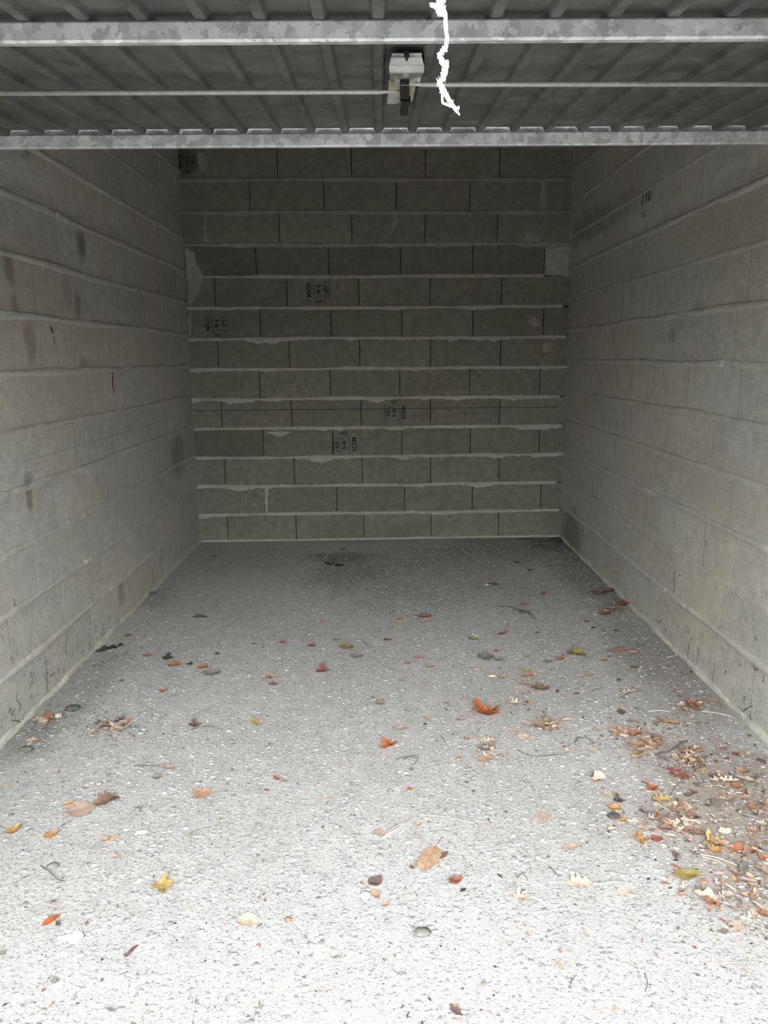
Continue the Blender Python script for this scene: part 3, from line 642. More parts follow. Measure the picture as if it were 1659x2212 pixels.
def leaf_mesh(kind, var, crumple):
    key = (kind, var, crumple)
    if key in _lm: return _lm[key]
    r = random.Random(hash((len(kind)*7+ord(kind[0]), var, int(crumple*10)))); ol = outline(kind, var*13+len(kind)); N = len(ol)
    cx = .5 if kind != 'maple' else .42
    cup, bend, tw = crumple*r.uniform(.3, 1.), crumple*r.uniform(-.3, .9), crumple*r.uniform(-.5, .5); ph = r.uniform(0, 6)
    def H(x, y):
        return .26*math.tanh((cup*y*y*2.2 + bend*(x-.5)**2*.9 + tw*(x-.5)*y + crumple*.05*math.sin(9*x+ph)*math.cos(11*y+ph) + crumple*.03*math.sin(23*x+17*y+ph))/.26)
    v, f = [], []
    if kind in ('maple', 'frag'):
        for sc_ in (1., .6):
            v += [(cx+(x-cx)*sc_, y*sc_) for x, y in ol]
        v.append((cx, 0))
        for i in range(N):
            j = (i+1) % N; f += [(i, j, N+j, N+i), (N+i, N+j, 2*N)]
    else:
        n = N//2
        for i in range(n):
            (x, y0), (x2, y1) = ol[i], ol[N-1-i]; v += [(x, y0), (x, y0*.5), (x, 0), (x, y1*.5), (x, y1)]
        for i in range(n-1):
            for q in range(4): f.append((i*5+q, i*5+q+1, (i+1)*5+q+1, (i+1)*5+q))
    if kind == 'curl': V3 = [(x-.5, .09*math.sin(y*9)*(1+y), .10*(1-math.cos(y*9))+H(x, 0)*.5) for x, y in v]
    else: V3 = [(x-.5, y*(1-.25*crumple), H(x, y)) for x, y in v]
    z0 = min(p[2] for p in V3); V3 = [(x, y, z-z0) for x, y, z in V3]
    me = bpy.data.meshes.new('leaf'); me.from_pydata(V3, [], f); me.materials.append(M_leaf); me.polygons.foreach_set('use_smooth', [True]*len(me.polygons)); me.update()
    zb = min(V3, key=lambda p: p[0])[2]
    b = MB(); b.tube([(-.47, 0, zb), (-.62, .02, zb*.6+.02), (-.85, .06, .012)], [.012, .009, .007], 5); s = bpy.data.meshes.new('stalk'); s.from_pydata(b.v, [], b.f); s.materials.append(M_stalk); s.update()
    _lm[key] = (me, s); return _lm[key]
PAL = {'orange': (.34, .095, .022), 'tan': (.35, .225, .145), 'cream': (.50, .405, .305), 'brown': (.17, .105, .068), 'redbrown': (.23, .082, .05), 'yellow': (.38, .265, .085), 'olive': (.23, .175, .05),
       'pink': (.37, .275, .225), 'grey': (.20, .178, .155), 'dark': (.052, .044, .036), 'gold': (.40, .21, .07), 'purple': (.13, .08, .072), 'white': (.62, .605, .57), 'orangebrown': (.31, .13, .062)}
WORD = {'orange': 'bright orange', 'tan': 'tan', 'cream': 'cream', 'brown': 'brown', 'redbrown': 'red-brown', 'yellow': 'yellow', 'olive': 'olive yellow', 'pink': 'pinkish beige', 'grey': 'grey-brown',
        'dark': 'blackish', 'gold': 'golden orange', 'purple': 'dark purple-brown', 'white': 'bleached white', 'orangebrown': 'orange-brown'}
KIND = {'maple': 'pointed-lobed', 'oval': 'oval', 'oak': 'wavy-edged', 'curl': 'rolled-up', 'frag': 'torn'}
def zone(p):
    x, y = p[0], p[1]
    if x > .72 and y > 3.3: return 'at the leaf-strewn wall foot'
    if x > .55 and y <= 3.3: return 'in the side-wall leaf drift'
    if x < -.75: return 'near the soot-streaked wall'
    if y > 3.6: return 'towards the end wall'
    if y > 2.35: return 'in the middle of the floor'
    return 'on the bright entrance floor'
GROUP = 'dead leaves on the garage floor'
LEAVES = []
def proj_len(p, dx, dy):          # pixels per metre of floor at p along (dx, dy)
    q = []
    for s_ in (-.005, .005):
        d = np.array([p[0]+dx*s_, p[1]+dy*s_, 0])-EYE; z_ = d@FW; q.append((F*(d@RV)/z_, F*(d@UV)/z_))
    return math.hypot(q[1][0]-q[0][0], q[1][1]-q[0][1])/.01
def leaf(x1, y1, x2, y2, kind, colr, crumple=.35, wide=1., lab=None, z=.0012, tilt=0., stalk=None, var=None):
    a, c = floor_pt(x1, y1), floor_pt(x2, y2); mid_ = (a+c)/2; L = float(np.linalg.norm(c-a)); an = math.atan2(c[1]-a[1], c[0]-a[0])
    var = rnd.randrange(4) if var is None else var
    pl_ = math.hypot(x2-x1, y2-y1)/max(L, 1e-6); pn = proj_len(mid_, -math.sin(an), math.cos(an)); wide *= max(.6, min(1.5, (pl_/pn)**.5))
    me, st = leaf_mesh(kind, var, crumple)
    o = bpy.data.objects.new('dry_leaf', me); COL.objects.link(o); o.location = (mid_[0], mid_[1], z); o.rotation_euler = (tilt, rnd.uniform(-.05, .05) if tilt else 0, an); o.scale = (L, L*wide, L*min(wide, 1.2))
    g = rnd.uniform(.9, 1.1); cc = PAL[colr]; o.color = (cc[0]*g, cc[1]*g, cc[2]*g, 1)
    tag(o, lab or '', 'leaf', GROUP); LEAVES.append((o, mid_, L, colr, kind, lab))
    if stalk or (stalk is None and kind in ('maple', 'oval') and L > .045):
        s = bpy.data.objects.new('stalk', st); COL.objects.link(s); s.parent = o
    return o
LV = """
97 1546 114 1560 frag orangebrown .9 1.3|84 1552 97 1570 oak cream .6 1.3|86 1576 104 1570 frag grey .4 1|51 1604 84 1599 curl tan .3 .8
190 1586 211 1577 maple cream .5 1.3|245 1582 275 1566 maple cream .6 1.5|214 1572 240 1566 frag brown .8 1.2|232 1566 256 1556 frag grey .8 1.2|248 1562 268 1552 oak brown .9 1.2|262 1560 287 1556 curl orangebrown .4 .8|222 1580 236 1574 frag tan .6 1.2
408 1570 437 1566 maple purple .9 1.2|412 1578 432 1572 curl brown .5 1|344 1497 362 1490 oval orangebrown .7 1.4|348 1654 378 1663 oak pink .4 1|334 1686 347 1672 frag grey .3 1.3|345 1680 356 1676 frag pink .3 1
418 1724 453 1708 oak tan .3 1.6|142 1758 208 1742 oval pink .25 1.5|205 1742 257 1722 oak brown .7 1.1|220 1727 243 1714 maple pink .7 .8|132 1742 163 1734 curl gold .4 1|140 1748 160 1744 oval tan .5 .9
13 1808 45 1784 oval gold .8 1.1|93 1811 127 1799 oval gold .6 1.2|217 1818 240 1810 oak tan .6 1.3|236 1816 256 1808 curl gold .5 1.1|240 1818 252 1811 frag cream .4 1|255 1824 269 1819 frag white .2 1
289 1805 323 1800 curl white .2 1.2|233 1850 262 1853 oval pink .5 .9|545 1552 557 1570 oval yellow .4 1|590 1680 608 1688 frag redbrown 1 1.2|606 1690 622 1688 curl purple .5 .9|570 1706 583 1710 oval redbrown .5 .9
824 1617 860 1601 maple orange .6 1.0|811 1517 829 1524 oak grey .5 1.6|812 1516 828 1515 frag orangebrown .5 1|915 1548 931 1560 oval pink .4 .8|847 1575 882 1574 oak pink .4 .8|878 1707 891 1703 frag orange .5 1.3
701 1726 719 1716 maple cream .4 1|763 1760 769 1764 frag redbrown .4 1|808 1793 832 1807 oval pink .15 1.4|899 1784 911 1781 frag gold .5 1|942 1828 911 1886 oval tan .22 1.15|946 1856 968 1840 oval purple .2 1|897 1872 912 1862 maple tan .4 1.2
971 1911 998 1896 oval redbrown .7 1.6|1108 1938 1149 1936 maple cream .25 1.1|1226 1911 1275 1906 oak cream .35 1.3|1217 1835 1251 1825 oval pink .25 1.2|971 2172 1000 2200 oval purple .5 .9|978 2200 1014 2207 curl pink .4 1.1
1203 2054 1212 2051 frag orangebrown .4 1|1160 2148 1171 2144 frag pink .3 1|799 1916 824 1895 oval purple .4 1.7|805 1924 819 1943 oval tan .3 1.4|822 1958 842 1953 oak tan .5 1.2|512 1986 560 1994 oval cream .35 1.5
331 1914 385 1909 maple yellow .4 1.1|91 2002 130 1975 oval orange .35 .8|270 2070 300 2042 curl purple .6 .8|266 2068 284 2060 frag purple .8 1|113 2142 137 2119 oval white .2 1.4|90 2145 97 2136 frag redbrown .5 1|124 2030 180 2027 frag white .4 .9|124 2070 146 2058 frag white .3 .9
1028 1546 1084 1532 maple orange .6 1.3|1095 1519 1128 1522 oak cream .8 1|1117 1513 1128 1520 frag dark .5 1|1126 1497 1135 1499 frag gold .4 1.4|1117 1591 1146 1596 oval cream .35 1.5|1093 1577 1122 1582 curl tan .4 .7|1153 1568 1212 1572 oak tan .3 1|1186 1557 1203 1559 oval gold .4 .8|1195 1576 1212 1568 frag cream .5 1.3|1128 1563 1150 1570 frag pink .3 1
1217 1622 1235 1624 frag cream .6 2|1215 1616 1222 1612 frag brown .6 1|1030 1644 1062 1638 oak tan .35 1.2|1034 1620 1066 1612 frag grey .3 1.2|1039 1604 1070 1600 oak cream .5 .8|1046 1636 1062 1628 maple cream .6 1.2|1000 1594 1015 1596 frag orangebrown .4 1.2|1029 1578 1038 1574 frag tan .3 1|985 1639 997 1635 frag gold .4 1.2|983 1554 1002 1556 frag grey .3 .8|1171 1752 1173 1782 oval pink .1 1.5|996 1499 1012 1499 oval cream .3 1|1279 1576 1299 1578 oval pink .3 1.3|1086 1627 1100 1625 frag pink .3 1|960 1518 967 1520 frag redbrown .4 1|1268 1617 1292 1626 oak cream .2 1
1332 1538 1353 1540 oval purple .4 1.9|1336 1533 1352 1529 curl pink .5 1|1352 1558 1384 1562 curl brown .5 .9|1282 1577 1300 1578 oval pink .2 1.4
1330 1588 1360 1577 oak tan .6 1.5|1340 1590 1385 1584 oval pink .6 1.2|1356 1580 1392 1588 oak pink .8 1.2|1375 1572 1385 1574 curl redbrown .4 1|1355 1615 1404 1604 oval tan .5 1.1|1384 1600 1404 1592 oval cream .6 1|1398 1622 1428 1606 oak tan .7 1.3|1402 1596 1432 1604 oak brown .9 1.2|1318 1588 1340 1586 curl tan .4 .8|1410 1612 1432 1600 curl brown .6 1.1|1369 1630 1387 1624 oak olive .7 1.7|1362 1639 1380 1634 frag pink .3 1.2|1378 1618 1396 1624 frag cream .4 1
1480 1528 1500 1520 oak orangebrown .9 1.4|1490 1514 1512 1518 curl gold .6 1.2|1500 1532 1517 1520 oak brown .9 1.2|1466 1532 1484 1534 frag gold .5 1|1462 1503 1472 1506 frag redbrown .5 1.4|1498 1534 1518 1532 frag tan .5 1|1524 1510 1556 1520 oak tan .3 .8
1437 1556 1452 1566 oval gold .4 1.6|1448 1560 1469 1566 oak tan .5 1.3|1420 1552 1436 1562 oval grey .3 1.4|1411 1566 1425 1560 oval orangebrown .5 1.3|1454 1590 1464 1592 frag cream .3 1
1472 1630 1500 1625 oak brown .9 1.2|1478 1642 1515 1636 oak pink .7 1.1|1490 1652 1520 1648 curl grey .6 1.2|1496 1630 1520 1640 oak grey .9 1.3|1470 1656 1490 1660 oak pink .6 1|1454 1640 1466 1638 maple yellow .5 1.3|1463 1622 1480 1620 curl orangebrown .5 1|1500 1662 1518 1656 oval brown .6 1|1484 1618 1506 1622 curl brown .7 .9|1478 1648 1512 1644 curl purple .6 1
1581 1630 1598 1629 oval redbrown .6 1.6|1550 1620 1572 1612 oak pink .5 1.1|1566 1606 1576 1612 frag brown .6 1|1443 1661 1488 1686 oak redbrown .3 .9|1399 1707 1425 1700 maple orange .8 1.5|1413 1731 1447 1727 oak yellow .5 1.3|1325 1731 1354 1733 maple dark .7 1.1|1311 1742 1345 1752 oval gold .4 1
1512 1668 1533 1672 maple yellow .3 1.1|1528 1676 1560 1680 oval purple .4 .9|1536 1690 1577 1684 oak cream .6 .9|1515 1698 1540 1704 oval pink .3 1.1|1488 1706 1506 1716 frag brown .4 1|1480 1722 1500 1714 oval purple .5 1|1500 1692 1514 1704 maple brown .5 1
1570 1718 1601 1726 oval pink .2 1.6|1575 1696 1606 1704 oval orangebrown .5 1.2|1599 1711 1628 1716 oval orangebrown .4 1.2|1589 1670 1618 1664 oak tan .6 1.4|1616 1680 1634 1686 curl grey .5 1.6|1552 1712 1574 1720 oval tan .3 1.2|1606 1660 1620 1668 frag redbrown .7 1.2
1440 1781 1472 1801 maple cream .5 1|1474 1792 1517 1782 maple pink .5 1.2|1426 1764 1450 1758 oak yellow .5 1|1448 1752 1490 1748 oak tan .6 1.1|1478 1764 1510 1768 oak brown .7 1.1|1380 1752 1408 1758 oak grey .8 1|1392 1770 1424 1774 oak grey .9 1|1420 1790 1452 1792 oak redbrown .6 .9|1490 1800 1520 1806 oak brown .9 .9|1460 1774 1490 1780 oval tan .6 1|1440 1742 1462 1738 curl gold .4 .8|1312 1765 1339 1765 frag dark .9 1.2|1312 1796 1334 1788 oval cream .4 1|1340 1778 1352 1770 frag gold .6 1.2|1300 1700 1306 1706 frag gold .4 1.2|1299 1714 1318 1716 frag cream .3 1.2|1322 1720 1334 1712 frag tan .3 1|1278 1680 1300 1676 maple tan .7 1.2|1284 1690 1296 1684 frag orangebrown .6 1
1370 1813 1408 1816 maple gold .4 1.1|1408 1816 1432 1810 oval redbrown .4 1.7|1524 1826 1575 1820 maple yellow .5 1.2|1530 1836 1562 1842 oak gold .7 1.3|1570 1834 1638 1840 oval orangebrown .3 1.0|1637 1851 1675 1862 oval orangebrown .4 1.2|1446 1868 1474 1880 curl redbrown .3 .7|1454 1896 1513 1891 oval olive .65 1.2|1424 1909 1450 1911 curl redbrown .4 .8|1469 1918 1493 1918 maple cream .5 1.1|1331 1925 1360 1930 oval cream .15 1.4|1360 1926 1372 1934 curl gold .4 1|1517 1932 1541 1924 maple yellow .6 1.3
1545 1896 1563 1886 oval pink .6 1.4|1548 1942 1580 1938 oak cream .5 1.1|1576 1952 1606 1964 oval cream .6 1.3|1545 1914 1566 1908 maple cream .6 1.2|1575 1906 1600 1900 oak tan .5 1.2|1610 1906 1626 1912 curl cream .5 1.2|1571 1998 1613 2010 oval pink .35 1.5|1634 1966 1660 1984 oak orangebrown .5 1.1|1614 1984 1640 1980 maple cream .5 1.1|1652 2000 1668 2012 oval brown .5 1.3|1366 2053 1388 2057 oval white .3 .9|1550 1990 1566 1994 frag cream .3 1|1600 1936 1624 1930 curl tan .4 1|1612 1790 1638 1800 oak tan .5 1.1|1632 1776 1656 1784 oak cream .5 1.1|1640 1744 1662 1752 oval tan .4 1.2|1618 1800 1632 1822 oval tan .3 1|1632 1640 1658 1650 oval brown .4 1|1610 1630 1630 1634 maple cream .4 .9
456 1202 467 1203 frag dark .5 1|702 1222 724 1218 frag dark .9 1|722 1224 745 1221 oval dark .7 1.2|735 1188 750 1187 curl dark .5 1|414 1334 450 1334 curl dark .5 .7|693 1343 707 1342 frag gold .5 1|602 1389 618 1389 oak redbrown .7 1.1|663 1395 684 1397 oval redbrown .6 1.3|733 1401 764 1399 oak olive .5 1.2|756 1419 785 1420 oak grey .5 1.1|809 1363 825 1365 frag pink .4 1.2|798 1380 810 1383 frag cream .4 1|463 1413 475 1413 frag dark .6 1.4|425 1444 452 1441 oak orangebrown .6 1|437 1455 476 1456 oak grey .4 1|572 1466 592 1463 oval orangebrown .5 1.4|594 1466 608 1464 curl orangebrown .5 1.1|682 1450 719 1448 maple redbrown .6 1|580 1479 601 1479 oak brown .6 1|400 1435 417 1435 frag dark .7 1.1|361 1440 391 1436 oak orangebrown .8 1.2|308 1418 330 1416 oval orangebrown .5 1|350 1424 382 1422 maple dark .8 1|207 1409 240 1402 frag dark .8 1|232 1402 265 1395 frag dark .7 1.1|268 1376 286 1372 frag redbrown .7 1|257 1472 270 1471 curl dark .4 1.2|718 1382 736 1382 frag gold .3 .9|544 1392 552 1391 frag dark .4 1
1109 1216 1127 1216 oval dark .5 1|1137 1233 1154 1232 frag dark .5 .9|1043 1266 1059 1266 frag white .6 1|1052 1262 1082 1264 oval brown .4 .8|1168 1286 1179 1282 frag redbrown .8 1.4|1124 1308 1140 1305 frag orangebrown .6 1.2|1075 1374 1097 1366 oval redbrown .8 .8|1032 1420 1068 1421 oak grey .4 1.4|1066 1427 1089 1425 oval grey .5 1|1066 1407 1079 1406 oval redbrown .5 1.2|1224 1412 1267 1419 oak olive .9 1|1200 1428 1216 1423 frag orangebrown .6 1.3|1172 1430 1196 1429 oval grey .3 .9|1053 1464 1074 1463 curl cream .5 1|1076 1464 1096 1466 oak tan .5 1|1146 1487 1188 1490 oak brown .5 .9|1118 1478 1150 1482 curl brown .5 .7|900 1334 934 1333 oak redbrown .6 .8|852 1340 872 1338 curl redbrown .5 .9|1010 1380 1034 1382 oak olive .3 .8|1128 1449 1148 1450 oak yellow .4 .9|1020 1450 1040 1448 curl tan .4 .9|1074 1445 1084 1443 frag brown .4 1|872 1434 888 1432 frag tan .4 1.2|918 1441 940 1441 oval tan .5 1|860 1468 876 1472 frag tan .4 1.2|912 1476 924 1472 frag pink .4 1|890 1422 918 1422 curl redbrown .4 .7|828 1383 846 1383 frag purple .4 .9|974 1316 984 1314 frag tan .4 1|1154 1369 1166 1366 frag brown .5 1|1132 1420 1150 1416 frag pink .3 1
1275 1280 1310 1284 oval brown .6 1.1|1300 1282 1337 1274 oval brown .8 .9|1313 1318 1340 1312 oak tan .6 .8|1336 1312 1366 1302 oak redbrown .9 .9|1294 1328 1322 1326 maple redbrown .6 .9|1300 1330 1312 1326 frag orange .6 1.2|1261 1343 1276 1344 oval redbrown .6 1.1|1277 1358 1290 1356 oval dark .5 1.2|1326 1364 1338 1363 oval dark .5 1.2|1355 1411 1383 1412 oval pink .4 1|1310 1410 1375 1404 curl brown .3 .5|1360 1443 1383 1441 oval brown .5 1|1296 1428 1314 1426 oval orangebrown .4 .8|1262 1464 1283 1456 oval pink .4 1.2|1344 1498 1372 1494 oak cream .5 .8|1238 1500 1252 1498 oval purple .4 1|1370 1392 1396 1396 oval grey .4 1.1|1320 1292 1336 1296 frag olive .3 1|1354 1296 1364 1288 curl redbrown .6 .8|1330 1470 1340 1468 frag dark .4 1
"""
LABELS = {(1028, 1546): 'large crumpled bright orange pointed-lobed leaf alone on open concrete', (942, 1828): 'long flat tan oval leaf on the bright floor, a small purple leaf touching it', (331, 1914): 'ragged yellow pointed-lobed leaf alone on pale bright concrete',
          (1570, 1834): 'largest orange-brown oval leaf, lying against ragged yellow leaves', (1454, 1896): 'folded olive-yellow leaf beside two thin red-brown rolled ones', (142, 1758): 'broad faded pinkish oval leaf joined to a crumpled brown one', (824, 1617): 'small bright orange curled leaf alone in the middle of the floor', (1332, 1538): 'dark purple-brown rounded leaf just beyond a heap of tan leaves', (1399, 1707): 'bright orange curled leaf above a yellow wavy one in the drift', (512, 1986): 'cream veined oval leaf beside a small brown pebble'}
for line in LV.strip().replace('\n', '|').split('|'):
    q = line.split(); x1, y1, x2, y2 = map(float, q[:4])
    leaf(x1, y1, x2, y2, q[4], q[5], float(q[6]), float(q[7]), LABELS.get((int(x1), int(y1))))
# broken leaves and shreds filling the drift and heaps, too mixed up to count
LVV, LVF, LVC = [], [], []
for (px, py, sx_, sy_, n) in ((1385, 1596, 30, 12, 60), (1495, 1640, 20, 15, 70), (1450, 1770, 44, 22, 85), (1600, 1925, 42, 36, 70), (1600, 1700, 45, 30, 45), (1545, 1830, 50, 25, 26), (1500, 1525, 16, 8, 30), (1330, 1320, 30, 12, 20), (1180, 1500, 70, 40, 24), (1050, 1620, 16, 14, 16), (1190, 1568, 18, 6, 14), (240, 1568, 22, 6, 22), (1290, 1684, 10, 6, 14), (1640, 1780, 30, 50, 40)):
    for i in range(n):
        x, y_ = rnd.gauss(px, sx_), rnd.gauss(py, sy_); p = floor_pt(x, y_); l = min(.055, .021*math.exp(rnd.gauss(0, .5)))
        kd = rnd.choice(['oak', 'frag', 'frag', 'oval', 'curl']); me, _ = leaf_mesh(kd, rnd.randrange(4), rnd.choice([.4, .7, .9]))
        if p[0]+l*.6 > 1.30: continue
        R_ = Matrix.Translation((p[0], p[1], .0012+rnd.random()*.009)) @ Matrix.Rotation(rnd.uniform(0, 6.28), 4, 'Z') @ Matrix.Rotation(rnd.uniform(-.35, .35), 4, 'X') @ Matrix.Diagonal((l, l*rnd.uniform(.6, 1.2), l, 1))
        vv = [R_ @ v.co for v in me.vertices]; dz = max(0., .001-min(v.z for v in vv)); n0 = len(LVV)
        LVV += [(v.x, v.y, v.z+dz) for v in vv]; LVF += [tuple(q+n0 for q in f.vertices) for f in me.polygons]
        cc = PAL[rnd.choice(['tan', 'cream', 'pink', 'brown', 'grey', 'cream', 'tan', 'pink', 'cream', 'tan', 'orangebrown', 'grey'])]; g = rnd.uniform(.7, 1.12); LVC += [(cc[0]*g, cc[1]*g, cc[2]*g, 1)]*len(vv)
lit = mk('broken_leaf_litter', LVV, LVF, M_frag, None, True)
lit.data.color_attributes.new('tone', 'FLOAT_COLOR', 'POINT').data.foreach_set('color', np.array(LVC, dtype=np.float32).ravel())
tag(lit, 'drifts of broken pale brown leaf pieces along the side wall', 'leaf litter', None, 'stuff')
def near_leaf(p):
    q = min(LEAVES, key=lambda t: float(np.hypot(*(t[1]-p)[:2]))); nb = WORD[q[3]]
    return ('an ' if nb[0] in 'aeiou' else 'a ')+nb+' '+KIND[q[4]]+' leaf'
for (o, p, L, c, kd, lab) in LEAVES:
    if lab: continue
    best = min(((float(np.hypot(*(q[1]-p)[:2])), q) for q in LEAVES if q[0] is not o), key=lambda t: t[0])
    sz = 'tiny ' if L < .022 else 'small ' if L < .04 else 'large ' if L > .075 else ''
    nb = WORD[best[1][3]]; art = 'an' if nb[0] in 'aeiou' else 'a'
    o['label'] = f"{sz}{WORD[c]} {KIND[kd]} leaf " + (f"beside {art} {nb} one " if best[0] < .3 else 'lying alone ') + zone(p)

# ------------------------------------------------------------------ twigs, straws, pebbles, soil clumps
def sticks(L, name, m, label, cat, group, r0):
    for (pl, r_) in L:
        P_ = [floor_pt(x, y_) + np.array([0, 0, r_*r0+.0008+(.004 if 0 < i < len(pl)-1 else 0)]) for i, (x, y_) in enumerate(pl)]
        sp_, sr_ = spl(P_, [r_*r0*(1-.5*i/len(pl)) for i in range(len(pl))], 4); b = MB(); b.tube(sp_, sr_, 6)
        c0 = np.mean(P_, 0); o = b.build(name, m, None, True); tag(o, f'{label} by {near_leaf(c0)} {zone(c0)}', cat, group)
sticks([([(1416, 1634), (1432, 1630), (1445, 1628), (1466, 1614), (1486, 1601)], 1.5), ([(1076, 1311), (1098, 1313), (1118, 1318), (1136, 1326), (1158, 1337)], 1.3), ([(1120, 1318), (1133, 1321), (1146, 1322)], 1.), ([(1128, 1329), (1140, 1326), (1152, 1330)], 1.),
        ([(1175, 1224), (1196, 1224), (1220, 1222), (1236, 1223)], 1.1), ([(289, 1656), (318, 1657), (347, 1656)], .6), ([(437, 1570), (460, 1573), (480, 1578)], .5), ([(1120, 1622), (1148, 1636), (1200, 1634), (1220, 1630)], .5), ([(783, 1385), (793, 1396), (808, 1400)], .6), ([(1242, 1606), (1250, 1597), (1262, 1596)], 1.), ([(1262, 1590), (1275, 1602), (1282, 1606)], .6),
        ([(856, 1641), (880, 1638), (904, 1638)], .6), ([(870, 1643), (886, 1637), (902, 1631)], .5), ([(892, 1655), (900, 1647), (904, 1638)], .5), ([(1448, 1720), (1462, 1700), (1480, 1690)], .5), ([(1340, 1508), (1362, 1499), (1376, 1494)], .7), ([(1230, 2135), (1238, 2118), (1246, 2108)], .5), ([(1394, 2144), (1398, 2126), (1392, 2102)], .5), ([(1116, 1898), (1130, 1890), (1140, 1902)], .0001+.5), ([(1185, 1874), (1196, 1884), (1207, 1897)], .6),
        ([(88, 1872), (108, 1888), (122, 1902), (140, 1906)], .6), ([(1316, 1406), (1340, 1400), (1364, 1404)], .6), ([(952, 1590), (960, 1602), (964, 1612)], .5), ([(1640, 1570), (1646, 1580), (1650, 1596)], .5), ([(1496, 1846), (1512, 1838), (1540, 1836)], .6)],
       'twig', M_twig, 'thin dark twig', 'twig', 'twigs on the garage floor', .0022)
sticks([([(824, 1813), (862, 1792), (905, 1765)], 1.), ([(830, 1808), (858, 1788), (880, 1780)], .8), ([(836, 1806), (868, 1792), (890, 1776)], .7), ([(905, 1762), (950, 1767), (1022, 1778)], .8), ([(1401, 1538), (1425, 1538), (1449, 1539)], .9), ([(1515, 1538), (1545, 1543), (1580, 1549)], .9), ([(1295, 1912), (1330, 1910), (1366, 1913)], 1.2), ([(1512, 1847), (1550, 1858), (1594, 1872)], 1.1), ([(1516, 1852), (1545, 1862), (1568, 1873)], .9),
        ([(1422, 1740), (1440, 1752), (1452, 1758)], .8), ([(1426, 1772), (1440, 1780), (1456, 1786)], .9), ([(1396, 1622), (1406, 1632), (1416, 1636)], .8), ([(415, 2200), (421, 2160), (423, 2120)], .8), ([(1446, 1420), (1462, 1418), (1470, 1406)], .8), ([(1458, 1418), (1464, 1410), (1470, 1404)], .7), ([(1600, 1676), (1612, 1700), (1622, 1720)], .5), ([(1380, 1926), (1396, 1932), (1410, 1936)], .6), ([(1632, 1606), (1640, 1618), (1656, 1624)], .6)],
       'straw', M_straw, 'pale straw stem', 'straw', 'straw stems on the garage floor', .0019)
def lump(name, px, py, wpx, hgt, colr, m, label, cat, seed, flat=.16, group=None, squash=1.):
    a, c = floor_pt(px-wpx/2, py), floor_pt(px+wpx/2, py); r = np.linalg.norm(c-a)/2; ct = (a+c)/2; n = noise1(seed); v, f = [], []
    N, Mr = 12, 5
    for j in range(1, Mr):
        th = math.pi*j/Mr
        for i in range(N):
            ph = 2*math.pi*i/N; q = r*(1+flat*n(i*1.3+j)+.05*n(j*3.7)); v.append((q*math.sin(th)*math.cos(ph), q*math.sin(th)*math.sin(ph)*squash, r*hgt*math.cos(th)*(1+.12*n(i+j*2))))
    v += [(0, 0, r*hgt), (0, 0, -r*hgt)]
    for j in range(Mr-2):
        for i in range(N): f.append((j*N+i, (j+1)*N+i, (j+1)*N+(i+1) % N, j*N+(i+1) % N))
    for i in range(N): f.append((i, (i+1) % N, len(v)-2)); f.append(((Mr-2)*N+(i+1) % N, (Mr-2)*N+i, len(v)-1))
    o = mk(name, v, f, m, None, True); o.location = (ct[0], ct[1], r*hgt*.85); o.color = (*colr, 1); tag(o, label, cat, group); return o
lump('pebble', 297, 1752, 15, .6, (.17, .17, .17), M_stone, 'round dark grey pebble near the broad faded pinkish leaf', 'pebble', 1)
lump('pebble', 623, 1989, 15, .6, (.25, .145, .085), M_stone, 'small brown pebble beside the cream veined leaf', 'pebble', 2)
lump('pebble', 501, 2181, 19, .25, (.6, .59, .57), M_stone, 'flat round white pebble on the bright floor by the entrance', 'pebble', 3)
lump('pebble', 790, 1935, 23, .25, (.6, .585, .56), M_stone, 'flat white pebble against a brown mottled leaf', 'pebble', 4)
lump('pebble', 1162, 1853, 12, .3, (.5, .39, .28), M_stone, 'small cream disc-shaped pebble on the bright floor', 'pebble', 5)
lump('pebble', 127, 1550, 16, .7, (.42, .39, .35), M_stone, 'pale grey pebble between a leaf and a black soil clump', 'pebble', 6)
lump('pebble', 214, 1695, 13, .5, (.30, .30, .30), M_stone, 'mid grey pebble alone near the soot-streaked side wall', 'pebble', 7)
lump('pebble', 139, 1577, 11, .6, (.24, .24, .24), M_stone, 'dark pebble below the black soil clump', 'pebble', 8)
for i, (px, py, wpx, c, lab) in enumerate(((158, 1534, 34, (.8, .8, .8), 'black soil clump by the soot-streaked side wall'), (911, 2019, 38, (1.5, 1.5, 1.45), 'grey crumbly soil clump beside a tiny red chip'), (1133, 1325, 22, (.8, .8, .75), 'blackish clump caught on a thin twig'), (1325, 1766, 26, (.7, .6, .5), 'dark earthy clump below a golden orange leaf'), (888, 1662, 10, (1.2, 1.2, 1.2), 'tiny grey soil clump below thin twigs'), (116, 1873, 26, (1.9, 1.9, 1.85), 'loose grey soil clump on the bright concrete'), (56, 1622, 30, (1.2, 1.2, 1.1), 'dark dirt clump at the foot of the soot-streaked wall'), (330, 1284, 18, (.9, .9, .85), 'dark dirt clump against the soot-streaked wall foot'), (1200, 1170, 26, (.6, .6, .55), 'black dirt heap in the corner of the end wall'))):
    lump('soil_clump', px, py, wpx, .35, c, M_moss, lab, 'dirt', 20+i, flat=.2, squash=.7)

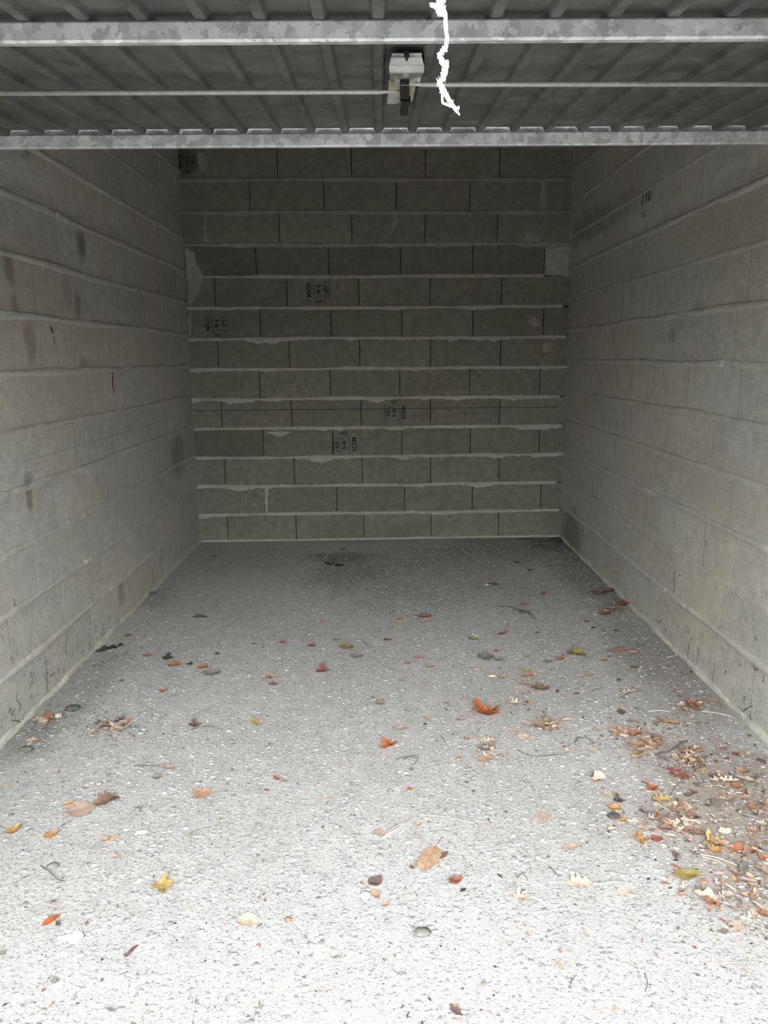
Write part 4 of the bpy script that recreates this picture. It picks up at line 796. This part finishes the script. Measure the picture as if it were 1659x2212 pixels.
# leaf crumbs and grit too small and too many to count
def crumbs(n):
    C0 = [(1400, 1600, 60, 30), (1495, 1640, 40, 30), (1450, 1770, 90, 45), (1600, 1920, 70, 70), (1600, 1720, 60, 60), (1330, 1330, 50, 40), (1180, 1480, 130, 60), (1090, 1580, 120, 50), (1240, 1420, 120, 60), (230, 1572, 50, 16), (1500, 1540, 70, 40), (120, 1540, 60, 40), (1420, 1450, 60, 60), (220, 1410, 40, 20)]
    X, Y, G = [], [], []
    while len(X) < n:
        if rs.rand() < .62: px, py, a, c = C0[rs.randint(len(C0))]; x, y_ = px+a*rs.randn(), py+c*rs.randn()
        else: x, y_ = rs.uniform(-100, 1760), 1180+1060*rs.rand()**1.1
        if y_ < 1175: continue
        p = floor_pt(x, y_)
        if abs(p[0]) > 1.31 or p[1] > 5.42 or p[1] < 1.0: continue
        X.append(p[0]); Y.append(p[1]); G.append(x > 900)
    X, Y, G = map(np.array, (X, Y, G)); L = np.clip(np.exp(rs.randn(n)*.5)*.0036, .0015, .012); W_ = L*rs.uniform(.18, .7, n); ro = rs.rand(n)*6.28; V = np.zeros((n, 4, 3))
    for i, (u, v) in enumerate(((-1, 0), (0, -1), (1, 0), (0, 1))):
        lx, ly = u*L, v*W_; V[:, i, 0] = X+lx*np.cos(ro)-ly*np.sin(ro); V[:, i, 1] = Y+lx*np.sin(ro)+ly*np.cos(ro); V[:, i, 2] = .0016+rs.rand(n)*L*.5
    pal = np.array([PAL[q] for q in ('tan', 'cream', 'brown', 'pink', 'grey', 'dark', 'redbrown')]); pr = np.where(G[:, None], [[.2, .18, .2, .12, .15, .1, .05]], [[.07, .10, .12, .08, .48, .13, .02]])
    idx = np.array([rs.choice(7, p=q) for q in pr]); c = np.concatenate([pal[idx]*rs.uniform(.8, 1.15, (n, 1)), np.ones((n, 1))], 1)
    return V.reshape(-1, 3), np.arange(n*4).reshape(-1, 4), np.repeat(c, 4, 0)
V, Fq, C_ = crumbs(6500)
tag(colour_stuff('leaf_crumbs', V, Fq, C_, M_frag), 'fine crumbs of dead leaf and grit scattered over the floor', 'leaf litter')
